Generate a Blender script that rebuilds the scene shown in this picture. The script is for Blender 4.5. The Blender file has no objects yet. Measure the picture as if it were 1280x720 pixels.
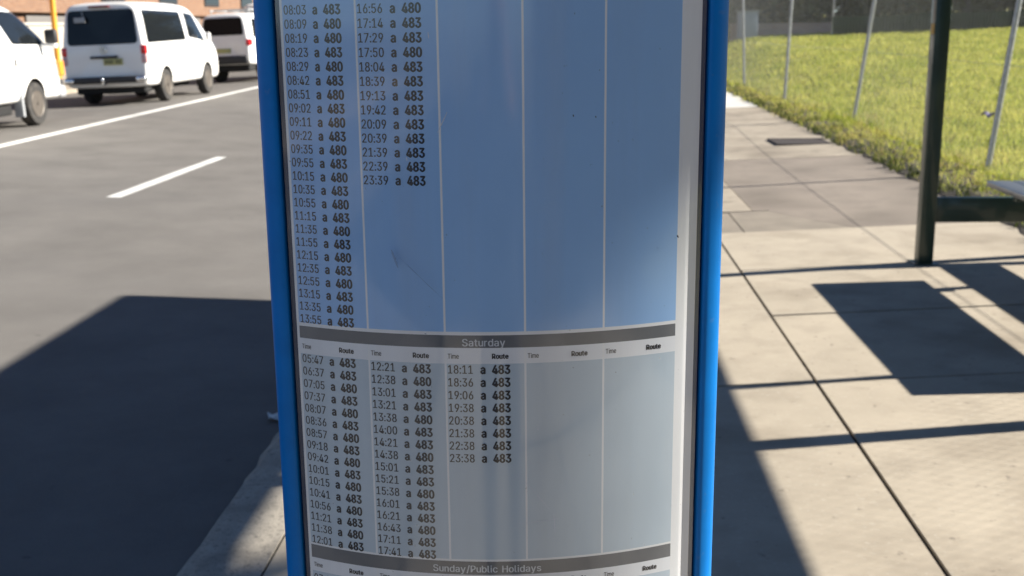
import bpy, bmesh, math, random
import numpy as np
from math import sin, cos, pi, radians, atan2, sqrt
from mathutils import Vector, Matrix
from mathutils.bvhtree import BVHTree

random.seed(7)
rng = np.random.default_rng(7)
sc = bpy.context.scene
COL = sc.collection

# ------------------------------------------------------------------ camera
EYE = 1.55
YAW, PITCH, ROLL = radians(3.0875), radians(13.0507), radians(0.63)
fw = Vector((-sin(YAW)*cos(PITCH), cos(YAW)*cos(PITCH), -sin(PITCH)))
rt = Vector((cos(YAW), sin(YAW), 0.0))
up = rt.cross(fw)
rt2 = cos(ROLL)*rt - sin(ROLL)*up
up2 = sin(ROLL)*rt + cos(ROLL)*up
cam_d = bpy.data.cameras.new('camera')
cam = bpy.data.objects.new('camera', cam_d)
COL.objects.link(cam)
m = Matrix.Identity(4)
for i in range(3):
    m[i][0], m[i][1], m[i][2] = rt2[i], up2[i], -fw[i]
m[0][3], m[1][3], m[2][3] = 0, 0, EYE
cam.matrix_world = m
cam_d.sensor_width = 36
cam_d.lens = 36*1420/1280
cam_d.clip_start = 0.02
cam_d.clip_end = 3000
cam_d.dof.use_dof = True
cam_d.dof.focus_distance = 0.95
cam_d.dof.aperture_fstop = 14
sc.camera = cam

# ------------------------------------------------------------------ light
SX, SY, SUN_E = 1.0, 0.15, radians(29.5)          # towards the sun on the ground plan
sun_az = atan2(SX, SY)
w = bpy.data.worlds.new('World'); sc.world = w; w.use_nodes = True
wn = w.node_tree.nodes; wl = w.node_tree.links
sky = wn.new('ShaderNodeTexSky'); sky.sky_type = 'NISHITA'; sky.sun_disc = False
sky.sun_elevation = SUN_E; sky.sun_rotation = sun_az
sky.air_density = 0.6; sky.dust_density = 0.1; sky.ozone_density = 3.0
wl.new(sky.outputs[0], wn['Background'].inputs[0])
wn['Background'].inputs[1].default_value = 0.05
sl = bpy.data.lights.new('sun', 'SUN'); sl.energy = 5.0; sl.angle = radians(0.5); sl.color = (1.0, 0.94, 0.84)
so = bpy.data.objects.new('sun', sl); COL.objects.link(so)
h = Vector((SX, SY, 0)).normalized()*cos(SUN_E)
so.rotation_euler = Vector((-h.x, -h.y, -sin(SUN_E))).to_track_quat('-Z', 'Y').to_euler()
so.location = (20, 5, 20)
sc.view_settings.view_transform = 'Standard'
sc.view_settings.look = 'None'
sc.view_settings.exposure = 1.5
sc.view_settings.gamma = 1
sc.view_settings.use_curve_mapping = False
sc.cycles.max_bounces = 8
sc.cycles.transparent_max_bounces = 16
sc.cycles.caustics_reflective = False
sc.cycles.caustics_refractive = False

# ------------------------------------------------------------------ materials
MATS = {}
def srgb(r, g, b):
    f = lambda c: ((c/255+0.055)/1.055)**2.4 if c/255 > 0.04045 else c/255/12.92
    return (f(r), f(g), f(b), 1)

def mat(name, col, rough=0.6, metal=0.0, coat=0.0, var=0.0, scale=20.0, bump=0.0, bscale=None, col2=None, spec=0.5, detail=6, layers=None, emit=None):
    """principled material; colour wanders between col and col2 over noise in world space"""
    if name in MATS: return MATS[name]
    mt = bpy.data.materials.new(name); mt.use_nodes = True
    n = mt.node_tree.nodes; l = mt.node_tree.links
    p = n['Principled BSDF']
    p.inputs['Roughness'].default_value = rough
    p.inputs['Metallic'].default_value = metal
    p.inputs['Coat Weight'].default_value = coat
    p.inputs['Coat Roughness'].default_value = 0.05
    p.inputs['Specular IOR Level'].default_value = spec
    c4 = (col[0], col[1], col[2], 1)
    p.inputs['Base Color'].default_value = c4
    tc = n.new('ShaderNodeTexCoord')
    geo = n.new('ShaderNodeNewGeometry')
    src = None
    if var > 0 or col2:
        if col2 is None: col2 = (col[0]*(1-var), col[1]*(1-var), col[2]*(1-var))
        nz = n.new('ShaderNodeTexNoise'); nz.inputs['Scale'].default_value = scale; nz.inputs['Detail'].default_value = detail
        nz.inputs['Roughness'].default_value = 0.65
        l.new(geo.outputs['Position'], nz.inputs['Vector'])
        rp = n.new('ShaderNodeValToRGB')
        rp.color_ramp.elements[0].position = 0.32; rp.color_ramp.elements[1].position = 0.68
        rp.color_ramp.elements[0].color = (col2[0], col2[1], col2[2], 1); rp.color_ramp.elements[1].color = c4
        l.new(nz.outputs['Fac'], rp.inputs['Fac'])
        src = rp.outputs['Color']
    for (lc, lscale, lo, hi, amt) in (layers or []):      # stains, patches and specks
        nz = n.new('ShaderNodeTexNoise'); nz.inputs['Scale'].default_value = lscale; nz.inputs['Detail'].default_value = 5
        l.new(geo.outputs['Position'], nz.inputs['Vector'])
        mr = n.new('ShaderNodeMapRange'); mr.inputs['From Min'].default_value = lo; mr.inputs['From Max'].default_value = hi
        mr.inputs['To Max'].default_value = amt
        l.new(nz.outputs['Fac'], mr.inputs['Value'])
        mx = n.new('ShaderNodeMix'); mx.data_type = 'RGBA'
        l.new(mr.outputs['Result'], mx.inputs['Factor'])
        if src: l.new(src, mx.inputs[6])
        else: mx.inputs[6].default_value = c4
        mx.inputs[7].default_value = (lc[0], lc[1], lc[2], 1)
        src = mx.outputs[2]
    if src: l.new(src, p.inputs['Base Color'])
    if bump > 0:
        nb = n.new('ShaderNodeTexNoise'); nb.inputs['Scale'].default_value = bscale or scale*4; nb.inputs['Detail'].default_value = 4
        l.new(geo.outputs['Position'], nb.inputs['Vector'])
        bp = n.new('ShaderNodeBump'); bp.inputs['Strength'].default_value = bump; bp.inputs['Distance'].default_value = 0.01
        l.new(nb.outputs['Fac'], bp.inputs['Height']); l.new(bp.outputs['Normal'], p.inputs['Normal'])
    if emit:
        p.inputs['Emission Color'].default_value = (*emit, 1); p.inputs['Emission Strength'].default_value = 1
    MATS[name] = mt
    return mt

asphalt = mat('asphalt', (0.175, 0.164, 0.151), 0.9, spec=0.15, var=0.25, scale=1.2, bump=0.5, bscale=160,
              layers=[((0.16, 0.155, 0.15), 240, 0.56, 0.72, 0.7), ((0.05, 0.05, 0.05), 170, 0.6, 0.75, 0.6), ((0.13, 0.124, 0.118), 0.35, 0.5, 0.68, 0.45), ((0.13, 0.124, 0.118), 2.2, 0.58, 0.74, 0.3), ((0.06, 0.057, 0.055), 9, 0.70, 0.76, 0.5)])
paint_white = mat('road_paint', (0.72, 0.71, 0.68), 0.6, var=0.2, scale=9, layers=[((0.25, 0.24, 0.23), 60, 0.56, 0.70, 0.8), ((0.4, 0.39, 0.37), 1.3, 0.5, 0.7, 0.7)])
conc_a = mat('concrete_pale', (0.405, 0.35, 0.27), 0.85, var=0.16, scale=2.2, bump=0.04, bscale=200,
             layers=[((0.27, 0.23, 0.175), 5, 0.50, 0.70, 0.55), ((0.46, 0.42, 0.35), 60, 0.58, 0.75, 0.5), ((0.19, 0.155, 0.11), 1.4, 0.52, 0.72, 0.65), ((0.12, 0.1, 0.08), 24, 0.66, 0.74, 0.6)])
conc_b = mat('concrete_tan', (0.36, 0.31, 0.24), 0.85, var=0.25, scale=2.0, bump=0.04, bscale=200,
             layers=[((0.17, 0.14, 0.105), 1.1, 0.50, 0.70, 0.75), ((0.13, 0.11, 0.085), 6, 0.58, 0.72, 0.6)])
conc_c = mat('concrete_grey', (0.25, 0.21, 0.17), 0.9, var=0.28, scale=3, bump=0.1, bscale=160,
             layers=[((0.13, 0.108, 0.085), 1.5, 0.48, 0.68, 0.8), ((0.38, 0.34, 0.29), 90, 0.6, 0.75, 0.5)])
conc_d = mat('concrete_brown', (0.25, 0.215, 0.17), 0.9, var=0.25, scale=4, bump=0.4, bscale=120)
conc_w = mat('concrete_new', (0.62, 0.6, 0.56), 0.8, var=0.1, scale=3)
kerb_m = mat('kerb_concrete', (0.36, 0.325, 0.27), 0.9, var=0.25, scale=14, bump=0.2, bscale=120,
             layers=[((0.10, 0.09, 0.08), 38, 0.58, 0.68, 0.5), ((0.2, 0.18, 0.15), 5, 0.5, 0.66, 0.6), ((0.09, 0.08, 0.07), 120, 0.56, 0.66, 0.6)])
dirt = mat('dirt', (0.07, 0.057, 0.04), 0.95, var=0.5, scale=8, bump=0.8, bscale=60)
joint_m = mat('joint_dirt', (0.03, 0.027, 0.022), 0.95)
fieldm = mat('field_soil', (0.28, 0.27, 0.06), 0.95, var=0.35, scale=0.8, bump=1.0, bscale=40,
             layers=[((0.25, 0.20, 0.07), 1.5, 0.55, 0.7, 0.6)])
groundm = mat('ground', (0.14, 0.13, 0.10), 0.95, var=0.3, scale=0.1)

def leaf_mat(name, a, b, scale=1.0, trans=0.3):
    if name in MATS: return MATS[name]
    mt = bpy.data.materials.new(name); mt.use_nodes = True
    n = mt.node_tree.nodes; l = mt.node_tree.links
    p = n['Principled BSDF']; p.inputs['Roughness'].default_value = 0.85; p.inputs['Specular IOR Level'].default_value = 0.15
    geo = n.new('ShaderNodeNewGeometry')
    nz = n.new('ShaderNodeTexNoise'); nz.inputs['Scale'].default_value = scale; nz.inputs['Detail'].default_value = 3
    l.new(geo.outputs['Position'], nz.inputs['Vector'])
    ad = n.new('ShaderNodeMath'); ad.operation = 'MULTIPLY_ADD'; ad.inputs[1].default_value = 0.5
    l.new(geo.outputs['Random Per Island'], ad.inputs[0])
    l.new(nz.outputs['Fac'], ad.inputs[2])
    mr = n.new('ShaderNodeMapRange'); mr.inputs['From Min'].default_value = 0.45; mr.inputs['From Max'].default_value = 1.05
    l.new(ad.outputs[0], mr.inputs['Value'])
    mx = n.new('ShaderNodeMix'); mx.data_type = 'RGBA'
    l.new(mr.outputs[0], mx.inputs['Factor'])
    mx.inputs[6].default_value = (*a, 1); mx.inputs[7].default_value = (*b, 1)
    l.new(mx.outputs[2], p.inputs['Base Color'])
    tr = n.new('ShaderNodeBsdfTranslucent'); l.new(mx.outputs[2], tr.inputs['Color'])
    ms = n.new('ShaderNodeMixShader'); ms.inputs[0].default_value = trans
    l.new(p.outputs[0], ms.inputs[1]); l.new(tr.outputs[0], ms.inputs[2])
    l.new(ms.outputs[0], n['Material Output'].inputs['Surface'])
    MATS[name] = mt
    return mt
grass_m = leaf_mat('grass_blades', (0.27, 0.33, 0.042), (0.60, 0.57, 0.15), 0.9, 0.35)
weed_m = leaf_mat('weed_leaves', (0.05, 0.075, 0.02), (0.16, 0.17, 0.05), 3, 0.25)
tree_m = leaf_mat('tree_leaves', (0.04, 0.055, 0.022), (0.16, 0.16, 0.07), 0.6, 0.2)
tree_m2 = leaf_mat('tree_leaves_olive', (0.10, 0.09, 0.055), (0.34, 0.30, 0.16), 0.8, 0.4)
tree_m3 = leaf_mat('tree_leaves_grey', (0.14, 0.125, 0.105), (0.34, 0.31, 0.27), 0.9, 0.3)
bark = mat('bark', (0.14, 0.12, 0.10), 0.9, var=0.4, scale=12, bump=0.8, bscale=30)

car_white = mat('white_car_paint', (0.86, 0.85, 0.82), 0.35, coat=0.6, var=0.03, scale=3, layers=[((0.62, 0.56, 0.45), 1.3, 0.58, 0.8, 0.35)])
car_glass = mat('dark_car_glass', (0.010, 0.012, 0.014), 0.05, spec=0.28)
black_plastic = mat('black_plastic', (0.025, 0.025, 0.027), 0.55)
arch_black = mat('wheel_well_black', (0.012, 0.012, 0.012), 0.9)
tyre_m = mat('tyre_rubber', (0.035, 0.033, 0.031), 0.85, var=0.3, scale=20, layers=[((0.14, 0.12, 0.095), 6, 0.5, 0.75, 0.6)])
rim_m = mat('wheel_rim', (0.15, 0.13, 0.11), 0.45, metal=0.4, var=0.3, scale=14)
chrome = mat('chrome', (0.75, 0.75, 0.76), 0.15, metal=1.0)
red_lens = mat('red_lens', (0.62, 0.015, 0.02), 0.15, coat=0.5)
pink_lens = mat('clear_red_lens', (0.55, 0.33, 0.33), 0.15, coat=0.5)
amber_lens = mat('amber_lens', (0.85, 0.26, 0.03), 0.15, coat=0.5)
clear_lens = mat('headlamp_glass', (0.5, 0.5, 0.5), 0.08, coat=0.8)
plate_m = mat('number_plate', (0.42, 0.40, 0.16), 0.5)
plate_ink = mat('number_plate_ink', (0.03, 0.04, 0.03), 0.6)
grey_trim = mat('grey_trim', (0.33, 0.34, 0.35), 0.4)

galv = mat('galvanised_steel', (0.42, 0.43, 0.44), 0.45, metal=0.6, var=0.35, scale=18)
wire_m = mat('fence_wire', (0.35, 0.36, 0.36), 0.5, metal=0.5)
shelter_green = mat('dark_green_paint', (0.016, 0.042, 0.03), 0.4, coat=0.3, var=0.3, scale=10)
bench_m = mat('brushed_aluminium', (0.36, 0.38, 0.40), 0.35, metal=0.9, var=0.15, scale=30)
iron = mat('cast_iron', (0.045, 0.034, 0.03), 0.8, var=0.4, scale=30, bump=0.6, bscale=60)

blue_paint = mat('blue_powder_coat', (0.0, 0.17, 0.55), 0.42, spec=0.2, var=0.18, scale=14, layers=[((0.05, 0.17, 0.42), 90, 0.66, 0.74, 0.5)])
navy = mat('navy_groove_shade', (0.006, 0.035, 0.13), 0.6)
back_grey = mat('sign_back_grey', (0.25, 0.27, 0.3), 0.5)
p_white = mat('paper_white', (0.84, 0.84, 0.86), 0.55, var=0.05, scale=5)
p_blue = mat('paper_blue', (0.31, 0.53, 0.88), 0.55, var=0.06, scale=4)
p_grey = mat('paper_grey', (0.52, 0.61, 0.70), 0.55, var=0.06, scale=4)
p_bar = mat('paper_dark_bar', (0.125, 0.132, 0.15), 0.55)
p_head = mat('paper_header', (0.80, 0.81, 0.85), 0.55)
ink = mat('printed_ink', (0.012, 0.013, 0.02), 0.55)
ink_white = mat('printed_white', (0.62, 0.64, 0.68), 0.55)

def pane_mat():
    mt = bpy.data.materials.new('clear_plastic_pane'); mt.use_nodes = True
    n = mt.node_tree.nodes; l = mt.node_tree.links
    n.remove(n['Principled BSDF'])
    tr = n.new('ShaderNodeBsdfTransparent'); tr.inputs[0].default_value = (0.95, 0.97, 0.98, 1)
    gl = n.new('ShaderNodeBsdfGlossy'); gl.inputs['Roughness'].default_value = 0.06
    geo = n.new('ShaderNodeNewGeometry')
    # Schlick reflectance, the same from both sides of the thin sheet
    dt = n.new('ShaderNodeVectorMath'); dt.operation = 'DOT_PRODUCT'
    l.new(geo.outputs['Incoming'], dt.inputs[0]); l.new(geo.outputs['Normal'], dt.inputs[1])
    ab = n.new('ShaderNodeMath'); ab.operation = 'ABSOLUTE'; l.new(dt.outputs['Value'], ab.inputs[0])
    om = n.new('ShaderNodeMath'); om.operation = 'SUBTRACT'; om.inputs[0].default_value = 1.0; l.new(ab.outputs[0], om.inputs[1])
    pw = n.new('ShaderNodeMath'); pw.operation = 'POWER'; pw.inputs[1].default_value = 5.0; l.new(om.outputs[0], pw.inputs[0])
    fr = n.new('ShaderNodeMath'); fr.operation = 'MULTIPLY_ADD'; fr.inputs[1].default_value = 0.92; fr.inputs[2].default_value = 0.07; l.new(pw.outputs[0], fr.inputs[0])
    # fine scratches and smears in the old plastic
    nz = n.new('ShaderNodeTexNoise'); nz.inputs['Scale'].default_value = 9; nz.inputs['Detail'].default_value = 4
    l.new(geo.outputs['Position'], nz.inputs['Vector'])
    mr = n.new('ShaderNodeMapRange'); mr.inputs['From Min'].default_value = 0.35; mr.inputs['From Max'].default_value = 0.75
    mr.inputs['To Min'].default_value = 0.05; mr.inputs['To Max'].default_value = 0.16
    l.new(nz.outputs['Fac'], mr.inputs['Value']); l.new(mr.outputs[0], gl.inputs['Roughness'])
    # dust film and specks; its vertical streaks paint in pale reflections
    mp = n.new('ShaderNodeMapping'); mp.inputs['Scale'].default_value = (26, 26, 1.6); l.new(geo.outputs['Position'], mp.inputs['Vector'])
    ns = n.new('ShaderNodeTexNoise'); ns.inputs['Scale'].default_value = 1.0; ns.inputs['Detail'].default_value = 5; l.new(mp.outputs[0], ns.inputs['Vector'])
    md = n.new('ShaderNodeMapRange'); md.inputs['From Min'].default_value = 0.45; md.inputs['From Max'].default_value = 0.75
    md.inputs['To Min'].default_value = 0.0; md.inputs['To Max'].default_value = 0.10; l.new(ns.outputs['Fac'], md.inputs['Value'])
    np_ = n.new('ShaderNodeTexNoise'); np_.inputs['Scale'].default_value = 190; np_.inputs['Detail'].default_value = 2; l.new(geo.outputs['Position'], np_.inputs['Vector'])
    mq = n.new('ShaderNodeMapRange'); mq.inputs['From Min'].default_value = 0.74; mq.inputs['From Max'].default_value = 0.80
    mq.inputs['To Max'].default_value = 0.35; l.new(np_.outputs['Fac'], mq.inputs['Value'])
    sm = n.new('ShaderNodeMath'); sm.operation = 'ADD'; l.new(md.outputs[0], sm.inputs[0]); l.new(mq.outputs[0], sm.inputs[1])
    df = n.new('ShaderNodeBsdfDiffuse'); df.inputs[0].default_value = (0.6, 0.6, 0.6, 1)
    m0 = n.new('ShaderNodeMixShader'); l.new(sm.outputs[0], m0.inputs[0]); l.new(tr.outputs[0], m0.inputs[1]); l.new(df.outputs[0], m0.inputs[2])
    ms = n.new('ShaderNodeMixShader')
    l.new(fr.outputs[0], ms.inputs[0]); l.new(m0.outputs[0], ms.inputs[1]); l.new(gl.outputs[0], ms.inputs[2])
    l.new(ms.outputs[0], n['Material Output'].inputs['Surface'])
    return mt
pane_m = pane_mat()

def brick_mat(name, a, b, mortar, scale):
    mt = bpy.data.materials.new(name); mt.use_nodes = True
    n = mt.node_tree.nodes; l = mt.node_tree.links
    p = n['Principled BSDF']; p.inputs['Roughness'].default_value = 0.9
    geo = n.new('ShaderNodeNewGeometry'); sp = n.new('ShaderNodeSeparateXYZ'); cb = n.new('ShaderNodeCombineXYZ')
    ad = n.new('ShaderNodeMath')
    l.new(geo.outputs['Position'], sp.inputs[0]); l.new(sp.outputs[0], ad.inputs[0]); l.new(sp.outputs[1], ad.inputs[1])
    l.new(ad.outputs[0], cb.inputs[0]); l.new(sp.outputs[2], cb.inputs[1])
    br = n.new('ShaderNodeTexBrick'); br.inputs['Scale'].default_value = scale
    br.inputs['Color1'].default_value = (*a, 1); br.inputs['Color2'].default_value = (*b, 1); br.inputs['Mortar'].default_value = (*mortar, 1)
    br.inputs['Mortar Size'].default_value = 0.015; br.inputs['Brick Width'].default_value = 0.5; br.inputs['Row Height'].default_value = 0.18
    l.new(cb.outputs[0], br.inputs['Vector'])
    l.new(br.outputs['Color'], p.inputs['Base Color'])
    return mt
brick_m = brick_mat('red_brown_brick', (0.16, 0.078, 0.042), (0.21, 0.112, 0.06), (0.2, 0.165, 0.135), 2.1)
pinkbrick_m = brick_mat('pinkish_brick', (0.48, 0.31, 0.25), (0.56, 0.38, 0.31), (0.45, 0.4, 0.36), 2.1)
cream_m = mat('cream_render', (0.40, 0.37, 0.33), 0.85, var=0.15, scale=2)
yellow_m = mat('yellow_paint', (0.75, 0.33, 0.03), 0.5, var=0.1, scale=8)

# ------------------------------------------------------------------ helpers
def tag(o, label=None, cat=None, group=None, kind=None):
    if label: o['label'] = label
    if cat: o['category'] = cat
    if group: o['group'] = group
    if kind: o['kind'] = kind
    return o

def thing(name, label, cat, loc=(0, 0, 0), rz=0.0, group=None, rot=None):
    o = bpy.data.objects.new(name, None); COL.objects.link(o)
    o.location = loc; o.rotation_euler = rot if rot else (0, 0, rz)
    o.empty_display_size = 0.2
    return tag(o, label, cat, group)

def link_mesh(name, me, mats, parent=None, smooth=False):
    if not isinstance(mats, (list, tuple)): mats = [mats]
    if not me.materials:
        for mm in mats: me.materials.append(mm)
    if smooth:
        me.polygons.foreach_set('use_smooth', [True]*len(me.polygons))
        me.set_sharp_from_angle(angle=radians(38))
    o = bpy.data.objects.new(name, me); COL.objects.link(o)
    if parent: o.parent = parent
    return o

def mesh(name, verts, faces, mats, parent=None, smooth=False, midx=None):
    me = bpy.data.meshes.new(name)
    me.from_pydata([tuple(v) for v in verts], [], [tuple(f) for f in faces])
    if midx is not None: me.polygons.foreach_set('material_index', midx)
    me.update()
    return link_mesh(name, me, mats, parent, smooth)

class MB:
    """collects boxes, tubes and polygons for one mesh object"""
    def __init__(s): s.bm = bmesh.new()
    def box(s, lo, hi, bev=0.0, rot=None, mi=0, seg=2):
        c = [(lo[i]+hi[i])/2 for i in range(3)]; d = [abs(hi[i]-lo[i]) for i in range(3)]
        r = bmesh.ops.create_cube(s.bm, size=1.0)
        vs = r['verts']
        bmesh.ops.scale(s.bm, verts=vs, vec=d)
        fs = set(f for v in vs for f in v.link_faces)
        for f in fs: f.material_index = mi
        if bev > 0:
            es = list(set(e for v in vs for e in v.link_edges))
            rr = bmesh.ops.bevel(s.bm, geom=es, offset=bev, segments=seg, affect='EDGES', profile=0.5)
            vs = list(set(v for f in rr['faces'] for v in f.verts) | set(v for v in vs if v.is_valid))
            for v in vs:
                for f in v.link_faces: f.material_index = mi
        if rot is not None: bmesh.ops.rotate(s.bm, verts=vs, cent=(0, 0, 0), matrix=rot)
        bmesh.ops.translate(s.bm, verts=vs, vec=c)
        return vs
    def tube(s, a, b, r0, r1=None, n=10, mi=0, cap=True):
        a, b = Vector(a), Vector(b); r1 = r0 if r1 is None else r1
        ax = (b-a).normalized(); q = ax.to_track_quat('Z', 'X')
        va = [s.bm.verts.new(a+q@Vector((r0*cos(2*pi*i/n), r0*sin(2*pi*i/n), 0))) for i in range(n)]
        vb = [s.bm.verts.new(b+q@Vector((r1*cos(2*pi*i/n), r1*sin(2*pi*i/n), 0))) for i in range(n)]
        for i in range(n):
            f = s.bm.faces.new((va[i], va[(i+1) % n], vb[(i+1) % n], vb[i])); f.material_index = mi
        if cap:
            s.bm.faces.new(va[::-1]).material_index = mi; s.bm.faces.new(vb).material_index = mi
    def lathe(s, prof, origin, axis='X', n=32, mi=0, closed=False):
        o = Vector(origin); rings = []
        for (r, t) in prof:
            ring = []
            for i in range(n):
                a = 2*pi*i/n
                p = {'X': Vector((t, r*cos(a), r*sin(a))), 'Z': Vector((r*cos(a), r*sin(a), t)), 'Y': Vector((r*sin(a), t, r*cos(a)))}[axis]
                ring.append(s.bm.verts.new(o+p))
            rings.append(ring)
        pr = list(zip(rings, rings[1:]))
        if closed: pr.append((rings[-1], rings[0]))
        for A, B in pr:
            for i in range(n):
                s.bm.faces.new((A[i], A[(i+1) % n], B[(i+1) % n], B[i])).material_index = mi
        if not closed:
            s.bm.faces.new(rings[0][::-1]).material_index = mi; s.bm.faces.new(rings[-1]).material_index = mi
    def prism(s, pts, z0, z1, mi=0):
        a = [s.bm.verts.new((x, y, z0)) for x, y in pts]; b = [s.bm.verts.new((x, y, z1)) for x, y in pts]
        n = len(pts)
        for i in range(n): s.bm.faces.new((a[i], a[(i+1) % n], b[(i+1) % n], b[i])).material_index = mi
        s.bm.faces.new(a[::-1]).material_index = mi; s.bm.faces.new(b).material_index = mi
    def poly(s, pts, mi=0):
        f = s.bm.faces.new([s.bm.verts.new(p) for p in pts]); f.material_index = mi
    def build(s, name, mats, parent=None, smooth=False):
        bmesh.ops.recalc_face_normals(s.bm, faces=s.bm.faces)
        me = bpy.data.meshes.new(name); s.bm.to_mesh(me); s.bm.free()
        return link_mesh(name, me, mats, parent, smooth)

def copy_tree(o, parent=None):
    c = o.copy(); COL.objects.link(c)
    if parent: c.parent = parent
    for ch in list(o.children): copy_tree(ch, c)
    return c

# ------------------------------------------------------------------ ground profile
def z_path(x): return 0.03*(x+1.05)
def z_road(x):
    return -0.13-0.033*(x+1.1) if x > -8.3 else 0.1076+0.03*(x+8.3)
def sstep(t):
    t = np.clip(t, 0, 1); return t*t*(3-2*t)
def z_field(x, y):
    dx = x-3.85
    return 0.147+0.03*np.maximum(dx, -1)+0.024*np.maximum(0, y-14)*sstep(dx/3.0)

Y0, Y1 = -30.0, 130.0
# the wide ground sheet
o = mesh('ground', [(-900, -900, -0.45), (900, -900, -0.45), (900, 900, -0.45), (-900, 900, -0.45)], [(0, 1, 2, 3)], groundm); tag(o, kind='structure')
# road: strips across the camber
xs = [-12.6, -10.5, -8.9, -8.3, -7.7, -5, -3, -1.06]
V, Fc = [], []
ys = np.linspace(Y0, Y1, 81)
for y in ys:
    for x in xs: V.append((x, y, z_road(x)))
nx = len(xs)
for j in range(len(ys)-1):
    for i in range(nx-1): Fc.append((j*nx+i, j*nx+i+1, (j+1)*nx+i+1, (j+1)*nx+i))
o = mesh('road', V, Fc, asphalt); tag(o, kind='structure')

def strip(name, x0a, x1a, ya, x0b, x1b, yb, lift=0.004, m_=paint_white, n=12):
    V, Fc = [], []
    for k in range(n+1):
        t = k/n; y = ya+(yb-ya)*t; a = x0a+(x0b-x0a)*t; b = x1a+(x1b-x1a)*t
        wob = 0.006
        V += [(a+random.uniform(-wob, wob), y, z_road(a)+lift), (b+random.uniform(-wob, wob), y, z_road(b)+lift)]
    for k in range(n): Fc.append((2*k, 2*k+1, 2*k+3, 2*k+2))
    o = mesh(name, V, Fc, m_); tag(o, kind='structure'); return o
# painted edge line between the lanes and the dashed lane line
def lx(y): return -7.43-0.0295*(y-14.4)
strip('road_line', lx(-28)-0.07, lx(-28)+0.07, -28, lx(14)-0.07, lx(14)+0.07, 14, n=40)
strip('road_line', lx(14)-0.08, lx(14)+0.08, 14.0, lx(95)-0.11, lx(95)+0.11, 95, n=60)
for k in range(-3, 8):
    ya = 10.57+k*9.0+(0.0)
    strip('lane_marking', -4.45, -4.31, ya, -4.43, -4.30, ya+3.4, n=8)

# kerb (rounded top edge towards the gutter) and the gutter lip
prof = [(-1.19, -0.40), (-1.175, -0.09), (-1.165, -0.03), (-1.14, -0.006), (-1.10, 0.0), (-0.90, 0.0045), (-0.90, -0.40)]
V, Fc = [], []
kys = np.arange(Y0, 60, 0.11)
for y in kys:
    for k, (x, z) in enumerate(prof):
        jx = random.uniform(-0.016, 0.016) if 1 <= k <= 3 else 0
        V.append((x+jx, y, z+(random.uniform(-0.004, 0.002) if 1 <= k <= 3 else 0)))
npf = len(prof)
for j in range(len(kys)-1):
    for i in range(npf-1): Fc.append((j*npf+i, j*npf+i+1, (j+1)*npf+i+1, (j+1)*npf+i))
o = mesh('kerb', V, Fc, kerb_m); tag(o, kind='structure')

# footpath: separate slabs with open joints over a dirt bed
V, Fc = [], []
for y in (Y0, 60.0):
    V += [(-0.895, y, z_path(-0.895)-0.012), (3.4, y, z_path(3.4)-0.012)]
o = mesh('footpath_bed', V, [(0, 1, 3, 2)], joint_m); tag(o, kind='structure')
fb = bmesh.new()
def slab(pts, mi, gap=0.006):
    c = Vector((sum(p[0] for p in pts)/len(pts), sum(p[1] for p in pts)/len(pts)))
    q = []
    for p in pts:
        d = c-Vector(p); q.append((p[0]+gap*(1 if d.x > 0 else -1), p[1]+gap*(1 if d.y > 0 else -1)))
    dz = random.uniform(-0.002, 0.002)
    top = [fb.verts.new((x, y, z_path(x)+dz)) for x, y in q]
    bot = [fb.verts.new((x, y, z_path(x)-0.05)) for x, y in q]
    n = len(q)
    f = fb.faces.new(top); f.material_index = mi
    if f.normal.z < 0: f.normal_flip()
    for i in range(n): fb.faces.new((top[i], bot[i], bot[(i+1) % n], top[(i+1) % n])).material_index = mi
# cross joints lean a little (they climb to the right)
def cj(x, y): return y+0.075*(x-0.67)
ROWS = [-12, -9.5, -7, -4.5, -2.0, 0.3, 2.35, 4.63, 6.72, 8.12]
for a, b in zip(ROWS, ROWS[1:]):
    slab([(-0.9, cj(-0.9, a)), (1.035, cj(1.035, a)), (1.035, cj(1.035, b)), (-0.9, cj(-0.9, b))], 0, 0.009)
ROWS2 = [-12, -9.5, -7, -4.5, -2.0, 0.3, 2.35, 4.63, 5.75, 6.86, 8.12]
for a, b in zip(ROWS2, ROWS2[1:]):
    slab([(1.035, cj(1.035, a)), (3.35, cj(3.35, a)), (3.35, cj(3.35, b)), (1.035, cj(1.035, b))], 0, 0.008 if b < 7 else 0.005)
# beyond: a browner infill, then tan and grey bays
slab([(-0.9, 8.03), (1.25, 8.16), (1.25, 9.05), (-0.9, 8.9)], 3)
slab([(1.25, 8.16), (2.05, 8.21), (1.55, 9.08), (1.25, 9.05)], 3, 0.002)
slab([(2.05, 8.21), (3.30, 8.32), (3.22, 9.5), (1.9, 9.35), (1.55, 9.08)], 2, 0.003)
rows = [(9.0, 12.4), (12.4, 16.2), (16.2, 19.9)]
for i, (a, b) in enumerate(rows):
    slab([(-0.9, a), (1.45, a+0.1), (1.45, b+0.1), (-0.9, b)], 1, 0.004)
    slab([(1.45, a+0.1), (3.25, a+0.32 if i == 0 else a+0.12), (3.25, b+0.12), (1.45, b+0.1)], 2 if i < 1 else 1, 0.002)
slab([(-0.9, 19.9), (3.3, 20.0), (3.3, 26), (-0.9, 26)], 4)
slab([(-0.9, 26), (3.3, 26), (3.3, 60), (-0.9, 60)], 1)
me = bpy.data.meshes.new('footpath'); fb.to_mesh(me); fb.free()
o = link_mesh('footpath', me, [conc_a, conc_b, conc_c, conc_d, conc_w]); tag(o, kind='structure')

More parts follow.
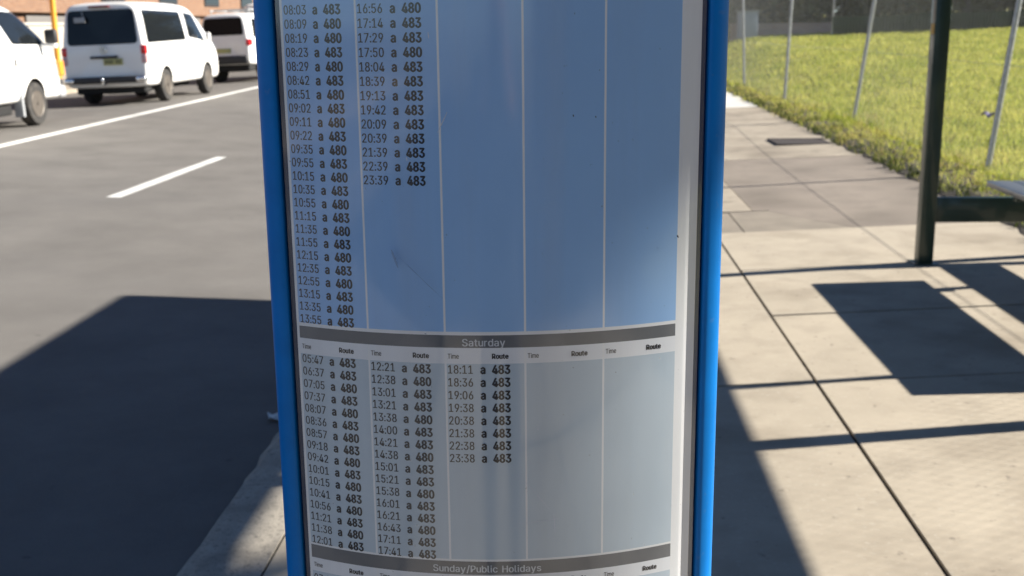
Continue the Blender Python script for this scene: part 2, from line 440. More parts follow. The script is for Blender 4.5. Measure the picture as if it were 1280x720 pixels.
# field
gx = np.concatenate([np.linspace(3.05, 8, 34), np.linspace(8.6, 40, 28)]); gy = np.linspace(-12, 75, 110)
V, Fc = [], []
for y in gy:
    for x in gx:
        zz = float(z_field(x, y))
        V.append((x, y, zz-0.02+(random.uniform(-0.03, 0.03) if x > 3.4 else -0.02)))
n = len(gx)
for j in range(len(gy)-1):
    for i in range(n-1): Fc.append((j*n+i, j*n+i+1, (j+1)*n+i+1, (j+1)*n+i))
o = mesh('field', V, Fc, fieldm, smooth=True); tag(o, kind='structure')
# the verge of bare soil between footpath and fence
V, Fc = [], []
vy = np.arange(-12, 40, 0.2)
for y in vy:
    e = 3.12+0.012*(y-10)+random.uniform(-0.05, 0.05)
    V += [(e, y, z_path(e)+0.006), (e+0.14, y, z_path(e)+0.035+random.uniform(0, 0.02)), (3.75+random.uniform(-.1, .1), y, 0.165+random.uniform(0, 0.02)), (4.0, y, 0.13)]
for j in range(len(vy)-1):
    for i in range(3): Fc.append((4*j+i, 4*j+i+1, 4*j+5+i, 4*j+4+i))
o = mesh('verge_soil', V, Fc, dirt); tag(o, kind='structure')

# far side: kerb and footpath
V, Fc = [], []
for y in (Y0, Y1):
    V += [(-12.6, y, -0.2), (-12.6, y, 0.09), (-12.75, y, 0.10), (-16.6, y, 0.16)]
Fc = [(0, 4, 5, 1), (1, 5, 6, 2), (2, 6, 7, 3)]
o = mesh('far_footpath', V, Fc, conc_b); tag(o, kind='structure')

# ------------------------------------------------------------------ grass and weeds
def blades(name, pts, hts, wid, lean, m_, label, cat, segs=2):
    n = len(pts); ang = rng.uniform(0, 2*pi, n); la = rng.uniform(0, 2*pi, n); ll = rng.uniform(0.1, 1.0, n)*lean*hts
    dx, dy = np.cos(ang)*wid/2, np.sin(ang)*wid/2
    lxx, lyy = np.cos(la)*ll, np.sin(la)*ll
    P = np.zeros((n, 5, 3))
    P[:, 0] = np.stack([pts[:, 0]-dx, pts[:, 1]-dy, pts[:, 2]-0.02], 1)
    P[:, 1] = np.stack([pts[:, 0]+dx, pts[:, 1]+dy, pts[:, 2]-0.02], 1)
    P[:, 2] = np.stack([pts[:, 0]+dx*.7+lxx*.4, pts[:, 1]+dy*.7+lyy*.4, pts[:, 2]+hts*.6], 1)
    P[:, 3] = np.stack([pts[:, 0]-dx*.7+lxx*.4, pts[:, 1]-dy*.7+lyy*.4, pts[:, 2]+hts*.6], 1)
    P[:, 4] = np.stack([pts[:, 0]+lxx, pts[:, 1]+lyy, pts[:, 2]+hts], 1)
    me = bpy.data.meshes.new(name)
    base = np.arange(n)*5
    loops = np.stack([base, base+1, base+2, base+3, base+3, base+2, base+4], 1).ravel()
    me.vertices.add(n*5); me.vertices.foreach_set('co', P.ravel())
    me.loops.add(n*7); me.loops.foreach_set('vertex_index', loops.astype(np.int32))
    me.polygons.add(n*2)
    st = np.stack([np.arange(n)*7, np.arange(n)*7+4], 1).ravel()
    me.polygons.foreach_set('loop_start', st.astype(np.int32))
    me.update(calc_edges=True)
    o = link_mesh(name, me, m_)
    return tag(o, label, cat, kind='stuff')

def clumped(n, x0, x1, y0, y1, spread, per=14):
    k = n//per
    t = rng.uniform(0, 1, k)
    cy = y0+(y1-y0)*t**1.25
    # the visible wedge widens with distance
    wx = np.minimum(x1, 4.3+cy*0.46)
    cx = x0+(wx-x0)*rng.uniform(0, 1, k)
    X = np.repeat(cx, per)+rng.normal(0, spread, k*per); Y = np.repeat(cy, per)+rng.normal(0, spread, k*per)
    hm = np.repeat(rng.uniform(0.5, 1.5, k), per)
    ok = X > 3.18
    return X[ok], Y[ok], hm[ok]
X, Y, hm = clumped(180000, 3.3, 26, 7.5, 46, 0.16, 10)
pts = np.stack([X, Y, z_field(X, Y)], 1)
dist = np.sqrt(X*X+Y*Y)
blades('grass', pts, rng.uniform(0.03, 0.10, len(X))*hm, 0.006+0.0006*dist, 1.4, grass_m, 'long yellow green grass filling the vacant lot behind the wire fence', 'grass')
# weeds and straw along the footpath edge
k = 210
cy = 4+rng.uniform(0, 1, k)**1.3*24; e = 3.12+0.012*(cy-10)
cx = e+np.abs(rng.normal(0.06, 0.22, k))
X = np.repeat(cx, 26)+rng.normal(0, 0.06, k*26); Y = np.repeat(cy, 26)+rng.normal(0, 0.07, k*26)
ok = X > np.repeat(e, 26)-0.05
X, Y = X[ok], Y[ok]; hm = np.repeat(rng.uniform(0.4, 1.5, k), 26)[ok]
pts = np.stack([X, Y, np.full_like(X, 0.15)], 1)
blades('verge_weeds', pts, rng.uniform(0.015, 0.075, len(X))*hm, 0.014, 1.6, weed_m, 'dark green weeds fringing the footpath along the bottom of the fence', 'weeds')
straw_m = leaf_mat('straw', (0.36, 0.29, 0.09), (0.52, 0.45, 0.18), 3, 0.3)
k = 150
cy = 7+rng.uniform(0, 1, k)*18; cx = 3.3+np.abs(rng.normal(0, 0.5, k))
X = np.repeat(cx, 22)+rng.normal(0, 0.10, k*22); Y = np.repeat(cy, 22)+rng.normal(0, 0.12, k*22)
X = np.maximum(X, 3.12)
pts = np.stack([X, Y, z_field(X, Y)], 1)
blades('dry_grass', pts, rng.uniform(0.03, 0.12, len(X)), 0.012, 1.3, straw_m, 'straw coloured dry grass along the foot of the wire fence', 'dry grass')

# ------------------------------------------------------------------ timetable totem
SGX, SGY, SGR = -0.066, 0.95, radians(3.05)
R_, APEX = 0.39, -0.03
sign = thing('timetable_totem', 'blue framed bus stop totem with a curved timetable in front of the road', 'bus stop sign', (SGX, SGY, z_path(SGX)), SGR)
ZB = -z_path(SGX)                                   # world z -> local z
def cyl(s, z, d=0.0):
    return ((R_+d)*sin(s/R_), APEX+R_-(R_+d)*cos(s/R_), z+ZB)
HW, FI = 0.1980, 0.1800
def side_frame(sg):
    b = MB()
    # rounded aluminium extrusion: (x outward, y back)
    prof = [(FI, 0.05), (FI, 0.0085), (FI+0.0010, 0.0072), (FI+0.0030, 0.0066), (FI+0.0060, 0.0072), (FI+0.0100, 0.0088), (FI+0.0140, 0.0116), (FI+0.0168, 0.0155), (HW, 0.020),
            (HW, 0.105), (HW-0.004, 0.112), (FI, 0.112)]
    P = [(sg*x, y+(.0025 if y < .03 else 0)) for x, y in prof]
    b.prism(P, -0.05, 2.78)
    o = b.build('side_frame', blue_paint, sign, smooth=True)
    g = MB(); 
    x0, x1 = sorted((sg*(FI-0.0060), sg*(FI-0.0003)))
    g.box((x0, 0.0170, 0.52), (x1, 0.04, 2.42), 0.0008)
    g.build('groove_shade', navy, o)  # dark strip painting shade into the groove beside the sheet
for sg in (-1, 1): side_frame(sg)
b = MB(); b.box((-FI+0.0005, 0.05, 0.1), (FI-0.0005, 0.088, 2.72), 0.002); b.build('back_panel', back_grey, sign)
b = MB(); b.box((-FI+0.0005, 0.009, 2.42), (FI-0.0005, 0.049, 2.76), 0.004); b.build('header_panel', blue_paint, sign)
b = MB(); b.box((-FI+0.0005, 0.009, 0.12), (FI-0.0005, 0.049, 0.52), 0.004); b.build('lower_panel', blue_paint, sign)
b = MB(); b.box((-0.24, -0.05, -0.02), (0.24, 0.13, 0.012), 0.004); b.build('base_plate', galv, sign)

C0, CP = -0.178, 0.0678
EDG = [C0+CP*i for i in range(6)]
def zone(z):      # which row of the print a height belongs to
    if z > 2.35: return 'blank'
    if z > 1.2985: return 'week'
    if z > 1.2955: return 'line'
    if z > 1.2845: return 'bar'
    if z > 1.2705: return 'head'
    if z > 1.0905: return 'sat'
    if z > 1.0885: return 'line'
    if z > 1.0757: return 'bar'
    if z > 1.0625: return 'head'
    if z > 0.86: return 'sun'
    return 'blank'
zb = [0.56, 0.70, 0.86, 0.95, 1.0625, 1.0757, 1.0885, 1.0905, 1.18, 1.2705, 1.2845, 1.2955, 1.2985, 1.4, 1.5, 1.65, 1.8, 2.0, 2.2, 2.35, 2.40]
sb = []
for i, e_ in enumerate(EDG):
    sb += [e_] if i == 0 else ([e_-0.0009, e_+0.0009] if i < 5 else [e_])
sb = sorted(set([-0.1806] + sb + [0.1806] + [EDG[i]+CP*t for i in range(5) for t in (.2, .4, .6, .8)] + [0.1685, 0.176]))
V, Fc, mi = [], [], []
for z in zb:
    for s in sb: V.append(cyl(s, z))
n = len(sb)
for j in range(len(zb)-1):
    kz = zone((zb[j]+zb[j+1])/2)
    for i in range(n-1):
        sm = (sb[i]+sb[i+1])/2
        Fc.append((j*n+i, j*n+i+1, (j+1)*n+i+1, (j+1)*n+i))
        if sm < EDG[0] or sm > EDG[5] or kz in ('blank', 'line'): q = 0
        elif kz == 'bar': q = 3
        else:
            issep = any(abs(sm-e_) < 0.001 for e_ in EDG[1:5])
            q = 0 if issep else {'week': 1, 'sat': 2, 'sun': 2, 'head': 4}[kz]
        mi.append(q)
sheet = mesh('timetable_sheet', V, Fc, [p_white, p_blue, p_grey, p_bar, p_head], sign, midx=mi)
sheet.data.polygons.foreach_set('use_smooth', [True]*len(sheet.data.polygons))

# lettering: built-in font glyphs, laid onto the curved sheet
GL = {}
FONT = None
try:                                                # Blender's own interface font; the built-in one otherwise
    import os
    FONT = bpy.data.fonts.load(os.path.join(bpy.utils.system_resource('DATAFILES', path='fonts'), 'Inter.woff2'))
except Exception:
    FONT = None
def glyph(ch, bold):
    key = (ch, bold)
    if key in GL: return GL[key]
    cu = bpy.data.curves.new('t', 'FONT'); cu.body = ch; cu.size = 1.0
    if FONT: cu.font = FONT
    cu.offset = 0.0
    cu.resolution_u = 3; cu.fill_mode = 'FRONT'
    ob = bpy.data.objects.new('t', cu); COL.objects.link(ob)
    dg = bpy.context.evaluated_depsgraph_get()
    me = bpy.data.meshes.new_from_object(ob.evaluated_get(dg))
    vs = np.array([v.co[:2] for v in me.vertices]) if len(me.vertices) else np.zeros((0, 2))
    fs = [tuple(p.vertices) for p in me.polygons]
    bpy.data.objects.remove(ob); bpy.data.curves.remove(cu); bpy.data.meshes.remove(me)
    GL[key] = (vs, fs)
    return GL[key]
ADV = {}
def adv(ch):
    if ch in ADV: return ADV[ch]
    v, _ = glyph(ch, False)
    ADV[ch] = (float(v[:, 0].min()), float(v[:, 0].max())) if len(v) else (0, 0.3)
    return ADV[ch]
_v8 = glyph('8', False)[0]; CAPH = float(_v8[:, 1].max()-_v8[:, 1].min())
DIGW = max(adv(c)[1] for c in '0123456789')*1.0
class Writing:
    def __init__(s): s.V, s.F = [], []
    def put(s, text, s0, zc, hgt, width, bold=False, fixed=True):
        # total width fitted to 'width', cap height to 'hgt', centred at zc
        x = 0; items = []
        for ch in text:
            if ch == ' ': x += 0.28; continue
            a0, a1 = adv(ch)
            if fixed and ch.isdigit():
                cell = DIGW+0.05; off = (cell-(a1-a0))/2-a0; items.append((ch, x+off)); x += cell
            else:
                items.append((ch, x-a0+0.045)); x += (a1-a0)+0.09
        kx = width/x; ky = hgt/CAPH
        for ch, ox in items:
            v, f = glyph(ch, False); e = 0.046 if bold else 0.017
            for k, (ex, ez) in enumerate(((-e, 0), (e, 0), (0, -e*.5), (0, e*.5), (0, 0)) if bold else ((-e, 0), (e, 0))):   # heavier strokes
                b0 = len(s.V)
                for p in v: s.V.append(cyl(s0+(p[0]+ox+ex)*kx, zc-hgt/2+(p[1]+ez)*ky, 0.00012+0.00002*k))
                s.F += [tuple(i+b0 for i in q) for q in f]
    def build(s, name, m_): return mesh(name, s.V, s.F, m_, sheet)
T483, T480 = '483', '480'
wk1 = [('08:03', 3), ('08:09', 0), ('08:19', 0), ('08:23', 3), ('08:29', 0), ('08:42', 3), ('08:51', 0), ('09:02', 3), ('09:11', 0), ('09:22', 3), ('09:35', 0), ('09:55', 3),
       ('10:15', 0), ('10:35', 3), ('10:55', 0), ('11:15', 3), ('11:35', 0), ('11:55', 3), ('12:15', 0), ('12:35', 3), ('12:55', 0), ('13:15', 3), ('13:35', 0), ('13:55', 3)]
wk2 = [('16:56', 0), ('17:14', 3), ('17:29', 3), ('17:50', 0), ('18:04', 3), ('18:39', 3), ('19:13', 3), ('19:42', 3), ('20:09', 3), ('20:39', 3), ('21:39', 3), ('22:39', 3), ('23:39', 3)]
sa1 = [('05:47', 3), ('06:37', 3), ('07:05', 0), ('07:37', 3), ('08:07', 0), ('08:36', 3), ('08:57', 0), ('09:18', 3), ('09:42', 0), ('10:01', 3), ('10:15', 0), ('10:41', 3), ('10:56', 0), ('11:21', 3), ('11:38', 0), ('12:01', 3)]
sa2 = [('12:21', 3), ('12:38', 0), ('13:01', 3), ('13:21', 3), ('13:38', 0), ('14:00', 3), ('14:21', 3), ('14:38', 0), ('15:01', 3), ('15:21', 3), ('15:38', 0), ('16:01', 3), ('16:21', 3), ('16:43', 0), ('17:11', 3), ('17:41', 3)]
sa3 = [('18:11', 3), ('18:36', 3), ('19:06', 3), ('19:38', 3), ('20:38', 3), ('21:38', 3), ('22:38', 3), ('23:38', 3)]
def column(col, rows, z0, dz):
    wr, wb = Writing(), Writing()
    x = C0+CP*col
    for i, (t, r) in enumerate(rows):
        z = z0-dz*i
        wr.put(t, x+0.0012, z, 0.0076, 0.0226)
        wb.put('a', x+0.0294, z, 0.0076, 0.0046, True)
        wb.put(T483 if r == 3 else T480, x+0.0393, z, 0.0078, 0.0159, True)
    wr.build('departure_times', ink); wb.build('route_numbers', ink)
column(0, wk1, 1.5638, 0.01136); column(1, wk2, 1.5640, 0.01148)
column(0, sa1, 1.2662, 0.01146); column(1, sa2, 1.2655, 0.01144); column(2, sa3, 1.2656, 0.01144)
A = Writing(); A.put('07:46', C0+0.0012, 1.0560, 0.0076, 0.0226); A.build('sunday_times', ink)
for i in range(5):
    for z in (1.2772, 1.0690):
        A = Writing(); A.put('Time', C0+CP*i+0.0018, z, 0.0044, 0.0098); A.build('time_heading', ink)
        A = Writing(); A.put('Route', C0+CP*i+0.0395, z, 0.0044, 0.0142, True); A.build('route_heading', ink)
A = Writing(); A.put('Saturday', -0.0283, 1.2893, 0.0066, 0.0372); A.build('day_heading', ink_white)
A = Writing(); A.put('Sunday/Public Holidays', -0.0585, 1.0815, 0.0066, 0.0968); A.build('day_heading', ink_white)
# the curved clear cover
V, Fc = [], []
ss = np.linspace(-0.1815, 0.1815, 49)
for z in (0.55, 2.41):
    for s in ss: V.append(cyl(s, z, 0.0045))
for z in (0.55, 2.41):
    for s in ss: V.append(cyl(s, z, 0.0020))
n = len(ss)
for i in range(n-1):
    Fc.append((i, i+1, n+i+1, n+i))
Fc2 = Fc
cover = mesh('cover_pane', V[:2*n], Fc2, pane_m, sign)
cover.data.polygons.foreach_set('use_smooth', [True]*len(cover.data.polygons))

# scratches and scuffs on the cover
def scratch(pts, wdt, m_):
    V, Fc = [], []; n = 10; (s0, z0), (s1, z1) = pts; L = sqrt((s1-s0)**2+(z1-z0)**2)
    px, pz = -(z1-z0)/L, (s1-s0)/L
    for lay in (.0047, .0049):
        for i in range(n+1):
            t = i/n; ww = wdt*(.25+.75*sin(pi*min(1, max(0, t))))*random.uniform(.6, 1.1)/2; j = random.uniform(-.15, .15)*wdt
            for q in (-1, 1): V.append(cyl(s0+(s1-s0)*t+px*(q*ww+j), z0+(z1-z0)*t+pz*(q*ww+j), lay))
    for lay in (0, 2*(n+1)):
        for i in range(n): Fc.append((lay+2*i, lay+2*i+1, lay+2*i+3, lay+2*i+2))
    mesh('scratch', V, Fc, m_, sign)
pale_s = mat('pale_scratch', (.55, .58, .66), .6); dark_s = mat('dark_scuff', (.19, .30, .50), .6); black_s = mat('dirt_speck', (.03, .03, .035), .8)
for pts_, w_, m_ in [(((-.0434, 1.4658), (-.0353, 1.4823)), .0009, pale_s), (((-.0695, 1.4463), (-.0689, 1.4430)), .0009, pale_s), (((-.0490, 1.5451), (-.0485, 1.5401)), .0009, pale_s),
                     (((.0350, 1.2138), (.0357, 1.2116)), .0007, pale_s), (((.0485, 1.1357), (.0498, 1.1145)), .0005, pale_s), (((.0158, 1.1261), (.0541, 1.1293)), .00035, pale_s),
                     (((.0231, 1.1668), (.0471, 1.1358)), .00035, pale_s), (((-.0776, 1.3624), (-.0429, 1.3285)), .0006, dark_s), (((-.085, 1.369), (-.0793, 1.3535)), .0022, dark_s),
                     (((.1576, 1.3744), (.1592, 1.3722)), .0013, black_s), (((.0649, 1.4790), (.0655, 1.4771)), .0010, black_s), (((.0833, 1.4773), (.0840, 1.4760)), .0010, black_s)]:
    scratch(pts_, w_, m_)

# ------------------------------------------------------------------ vehicles
def lerp_st(st, y):
    for a, b in zip(st, st[1:]):
        if a[0] <= y <= b[0]:
            t = (y-a[0])/max(1e-6, b[0]-a[0]); return [a[k]+(b[k]-a[k])*t for k in range(len(a))]
    return st[-1] if y > st[-1][0] else st[0]

def car_body(root, stations, wheels, wr, tumble=0.14, m_=car_white, arch=1.15):
    """stations: (y, roof z, half width, belt z, bottom z, lean of the part above the belt, drop shaping)"""
    V, Fc = [], []
    half_n = 12
    for (y, R, hw, belt, zb_, lean) in stations:
        be = min(belt, R-0.10); hh = R-be; mid = (zb_+be)/2
        pts = [(zb_, .40), (zb_, .88), (zb_+0.05, .965), (zb_+(be-zb_)*.35, 1.0), (zb_+(be-zb_)*.75, 1.0), (be, .985)]
        tt = tumble*min(1, hh/0.6)
        pts += [(be+.40*hh, .985-.40*tt), (be+.72*hh, .985-.75*tt), (be+.89*hh, .985-tt-.02), (be+.975*hh, .985-tt-.12), (be+hh*1.0, .45), (be+hh*1.0+0.008, .0)]
        row = []
        for (z, k) in pts:
            row.append((k*hw, y+lean*max(0, z-be), z))
        for (x, yy, z) in reversed(row[:-1]): V.append((-x, yy, z))      # left top .. left bottom
        left_n = len(row)-1
        for (x, yy, z) in row[:-1]: V.append((x, yy, z))                 # right bottom .. right top
        V.append((0, row[-1][1], row[-1][2]))
    n = 2*(half_n-1)+1
    ns = len(stations)
    for j in range(ns-1):
        for i in range(n):
            Fc.append((j*n+i, j*n+(i+1) % n, (j+1)*n+(i+1) % n, (j+1)*n+i))
    Fc.append(tuple(range(n))[::-1]); Fc.append(tuple((ns-1)*n+i for i in range(n)))
    me = bpy.data.meshes.new('body'); me.from_pydata(V, [], Fc); me.update()
    bm_ = bmesh.new(); bm_.from_mesh(me); bmesh.ops.recalc_face_normals(bm_, faces=bm_.faces)
    for f in list(bm_.faces):                                            # support the flat ends
        if len(f.verts) > 6:
            bmesh.ops.inset_individual(bm_, faces=[f], thickness=0.05)
            bmesh.ops.inset_individual(bm_, faces=[f], thickness=0.12)
    bm_.to_mesh(me); bm_.free()
    me.materials.append(m_); me.materials.append(arch_black)
    tmp = bpy.data.objects.new('body_src', me); COL.objects.link(tmp)
    sb_ = tmp.modifiers.new('s', 'SUBSURF'); sb_.levels = 2; sb_.render_levels = 2
    cut = MB()
    for (wx, wy, wz) in wheels:
        x0 = wx-0.24 if wx > 0 else wx-0.2; x1 = wx+0.2 if wx > 0 else wx+0.24
        cut.lathe([(wr*arch, x0), (wr*arch, x1)], (0, wy, wz+0.01), 'X', 36, mi=1)
    co = cut.build('cutter', [m_, arch_black])
    bo = tmp.modifiers.new('b', 'BOOLEAN'); bo.operation = 'DIFFERENCE'; bo.object = co; bo.solver = 'EXACT'
    try: bo.material_mode = 'INDEX'
    except Exception: pass
    dg = bpy.context.evaluated_depsgraph_get()
    res = bpy.data.meshes.new_from_object(tmp.evaluated_get(dg)); res.name = 'body'
    bpy.data.objects.remove(tmp); cm = co.data; bpy.data.objects.remove(co); bpy.data.meshes.remove(cm)
    o = link_mesh('body', res, [m_, arch_black], root, smooth=True)
    bv = BVHTree.FromPolygons([v.co.copy() for v in res.vertices], [tuple(p.vertices) for p in res.polygons])
    return o, bv

def rounded(pts, r, k=5):
    out = []
    n = len(pts)
    for i in range(n):
        p, a, b = Vector(pts[i]), Vector(pts[i-1]), Vector(pts[(i+1) % n])
        da, db = (a-p), (b-p); rr = min(r, da.length*.45, db.length*.45)
        A, B = p+da.normalized()*rr, p+db.normalized()*rr
        for t in range(k+1):
            u = t/k; out.append((1-u)**2*A+2*u*(1-u)*p+u*u*B)
    res = []
    for i, p in enumerate(out):                     # densify the long edges
        q = out[(i+1) % len(out)]; m_ = max(1, int((q-p).length/0.09))
        for t in range(m_): res.append(p+(q-p)*(t/m_))
    return res

def panel(name, bv, face, pts, m_, parent, off=0.004, r=0.05, rings=6, rim=True):
    """a panel that follows the body; face = 'right','left','rear','front'; pts in (y,z) or (x,z)"""
    pl = rounded(pts, r); c = sum(pl, Vector((0, 0)))/len(pl)
    def cast(p):
        if face == 'right': o_, d_ = Vector((3, p[0], p[1])), Vector((-1, 0, 0))
        elif face == 'left': o_, d_ = Vector((-3, p[0], p[1])), Vector((1, 0, 0))
        elif face == 'rear': o_, d_ = Vector((p[0], -3, p[1])), Vector((0, 1, 0))
        else: o_, d_ = Vector((p[0], 9, p[1])), Vector((0, -1, 0))
        hit = bv.ray_cast(o_, d_)
        if hit[0] is None: return None
        return hit[0]-d_*off
    V, Fc = [], []; N = len(pl)
    last = None
    for k in range(rings):
        t = 1-k/rings
        for p in pl:
            q = cast(c+(p-c)*t)
            if q is None: q = last if last is not None else Vector((0, 0, 0))
            last = q
            V.append(q)
    V.append(cast(c) or last)
    for k in range(rings-1):
        for i in range(N): Fc.append((k*N+i, k*N+(i+1) % N, (k+1)*N+(i+1) % N, (k+1)*N+i))
    for i in range(N): Fc.append(((rings-1)*N+i, (rings-1)*N+(i+1) % N, rings*N))
    if rim:                                         # edge thickness back into the body
        b0 = len(V)
        d_ = {'right': Vector((-1, 0, 0)), 'left': Vector((1, 0, 0)), 'rear': Vector((0, 1, 0)), 'front': Vector((0, -1, 0))}[face]
        for i in range(N): V.append(V[i]+d_*(off+0.01))
        for i in range(N): Fc.append((i, b0+i, b0+(i+1) % N, (i+1) % N))
    return mesh(name, V, Fc, m_, parent, smooth=True)

def wheel(root, x, y, r, wdt=0.2, spokes=6):
    b = MB(); sg = 1 if x > 0 else -1
    hw = wdt/2
    prof = [(r*.60, -hw*.9), (r*.80, -hw), (r*.94, -hw*.92), (r, -hw*.6), (r, hw*.6), (r*.94, hw*.92), (r*.80, hw), (r*.60, hw*.9)]
    b.lathe([(a, t*sg) for a, t in prof], (0, 0, 0), 'X', 40)
    o = b.build('wheel', tyre_m, root, smooth=True); o.location = (x, y, r)
    b = MB()
    b.lathe([(r*.62, sg*hw*.95), (r*.60, sg*hw*1.02), (r*.54, sg*hw*.92), (r*.50, sg*hw*.45), (r*.22, sg*hw*.62), (r*.18, sg*hw*.9), (r*.10, sg*hw*.95)], (0, 0, 0), 'X', 36)
    for k in range(spokes):
        a = 2*pi*k/spokes
        b.tube((sg*hw*.50, r*.40*cos(a), r*.40*sin(a)), (sg*hw*.62, r*.40*cos(a), r*.40*sin(a)), r*.065, n=8, mi=1)
    b.build('rim', [rim_m, arch_black], o, smooth=True)
    return o

# ---- the passenger van (seen from its right rear); local y forward from the rear bumper, x right
def build_van(name, label, loc, rot):
    root = thing(name, label, 'van', loc, rot=rot, group=None)
    st = [(0.00, 1.90, .80, 1.08, .40, .10), (0.03, 1.955, .838, 1.08, .36, .10), (0.10, 1.975, .848, 1.08, .33, .10), (0.9, 1.99, .85, 1.08, .32, .02), (2.2, 1.985, .85, 1.08, .32, 0),
          (2.9, 1.965, .85, 1.06, .32, 0), (3.25, 1.90, .85, 1.05, .32, 0), (3.6, 1.68, .848, 1.04, .32, 0), (4.0, 1.36, .845, 1.02, .32, 0), (4.28, 1.10, .835, .98, .32, 0),
          (4.50, .95, .81, .85, .32, 0), (4.64, .80, .74, .70, .34, 0), (4.69, .70, .66, .62, .38, 0)]
    wr = 0.325
    W = [(sx*.745, y, wr) for sx in (-1, 1) for y in (1.02, 3.59)]
    body, bv = car_body(root, st, W, wr)
    for (x, y, z) in W: wheel(root, x, y, wr)
    panel('rear_window', bv, 'rear', [(-.70, 1.17), (.70, 1.17), (.655, 1.83), (-.655, 1.83)], car_glass, root, .006, .09)
    panel('side_window', bv, 'right', [(.20, 1.17), (2.42, 1.20), (2.36, 1.79), (.28, 1.81)], car_glass, root, .005, .06)
    panel('side_window', bv, 'left', [(.20, 1.17), (2.42, 1.20), (2.36, 1.79), (.28, 1.81)], car_glass, root, .005, .06)
    for f in ('right', 'left'): panel('front_window', bv, f, [(2.62, 1.26), (3.66, 1.16), (3.56, 1.30), (3.16, 1.74), (2.60, 1.78)], car_glass, root, .005, .05)
    panel('windscreen', bv, 'front', [(-.70, 1.22), (.70, 1.22), (.62, 1.80), (-.62, 1.80)], car_glass, root, .005, .08)
    for s in (-1, 1):
        f = [(s*.735, .80), (s*.845, .80), (s*.835, 1.30), (s*.755, 1.30)]
        b = MB(); b.box((s*.79-.048, -.012, .965), (s*.79+.062*(1 if s > 0 else 1)-.0, .10, 1.14), .02); b.build('tail_light', red_lens, root, True)
        b = MB(); b.box((s*.79-.048, -.012, .79), (s*.79+.062, .10, .962), .02); b.build('reversing_light', pink_lens, root, True)
    b = MB(); b.box((-.27, -.03, .905), (.27, .03, .955), .012); b.build('tailgate_handle', black_plastic, root, True)
    b = MB(); b.box((-.02, -.012, .775), (.36, .02, .90), .006)
    for k in range(6):
        if k == 3: continue
        b.box((.02+k*.055, -.016, .805), (.05+k*.055, -.010, .87), .004, mi=1)
    b.build('number_plate', [plate_m, plate_ink], root, True)
    b = MB(); b.lathe([(.062, -.012), (.068, -.006), (.062, .01), (.05, .01), (.046, -.004), (.05, -.012)], (.0, .004, 1.075), 'Y', 24, closed=True)
    b.tube((-.045, -.003, 1.075), (.045, -.003, 1.075), .006, n=6); b.build('badge', chrome, root, True)
    b = MB(); b.box((-.20, -.02, 1.865), (.20, .10, 1.905), .012); b.build('high_stop_light', mat('dark_red_lens', (.12, .015, .015), .2), root, True)
    b = MB(); b.box((-.80, -.10, .43), (.80, .06, .56), .03); b.build('rear_bumper', black_plastic, root, True)
    for s in (-1, 1):
        b = MB(); b.box((s*.72-.10, -.12, .435), (s*.72+.10, .05, .555), .04, seg=3); b.build('bumper_corner', chrome, root, True)
    b = MB(); b.tube((0, -.02, .42), (0, -.20, .42), .025); b.lathe([(.004, .42), (.022, .42), (.022, .47), (.032, .50), (.022, .53), (.004, .535)], (0, -.19, 0), 'Z', 14)
    b.build('tow_ball', chrome, root, True)
    b = MB(); b.box((-.70, .15, .22), (.70, .5, .36), .04); b.box((-.25, .5, .2), (.25, 4.0, .33), .03); b.build('underbody', arch_black, root)
    for s in (-1, 1):
        b = MB(); b.box((s*.96-.06, 3.42, 1.14), (s*.96+.06, 3.50, 1.34), .03); b.tube((s*.80, 3.46, 1.18), (s*.95, 3.44, 1.20), .025)
        b.build('wing_mirror', car_white, root, True)
    b = MB(); b.box((.845, 2.44, 1.0), (.872, 2.60, 1.03), .008); b.build('door_handle', grey_trim, root, True)
    b = MB(); b.tube((-.35, .03, 1.80), (-.27, -.05, 1.60), .008); b.box((-.50, -.035, 1.60), (-.28, -.015, 1.70), .01); b.build('rear_mirror', grey_trim, root)
    return root
roll = -radians(1.7)
def veh_rot(x, yaw=0.0): return (0, roll, yaw)
van = build_van('passenger_van', 'white passenger van with large tinted rear window and red tail lights', (-9.06, 22.1, z_road(-9.06)), (0, -radians(1.9), radians(-0.6)))

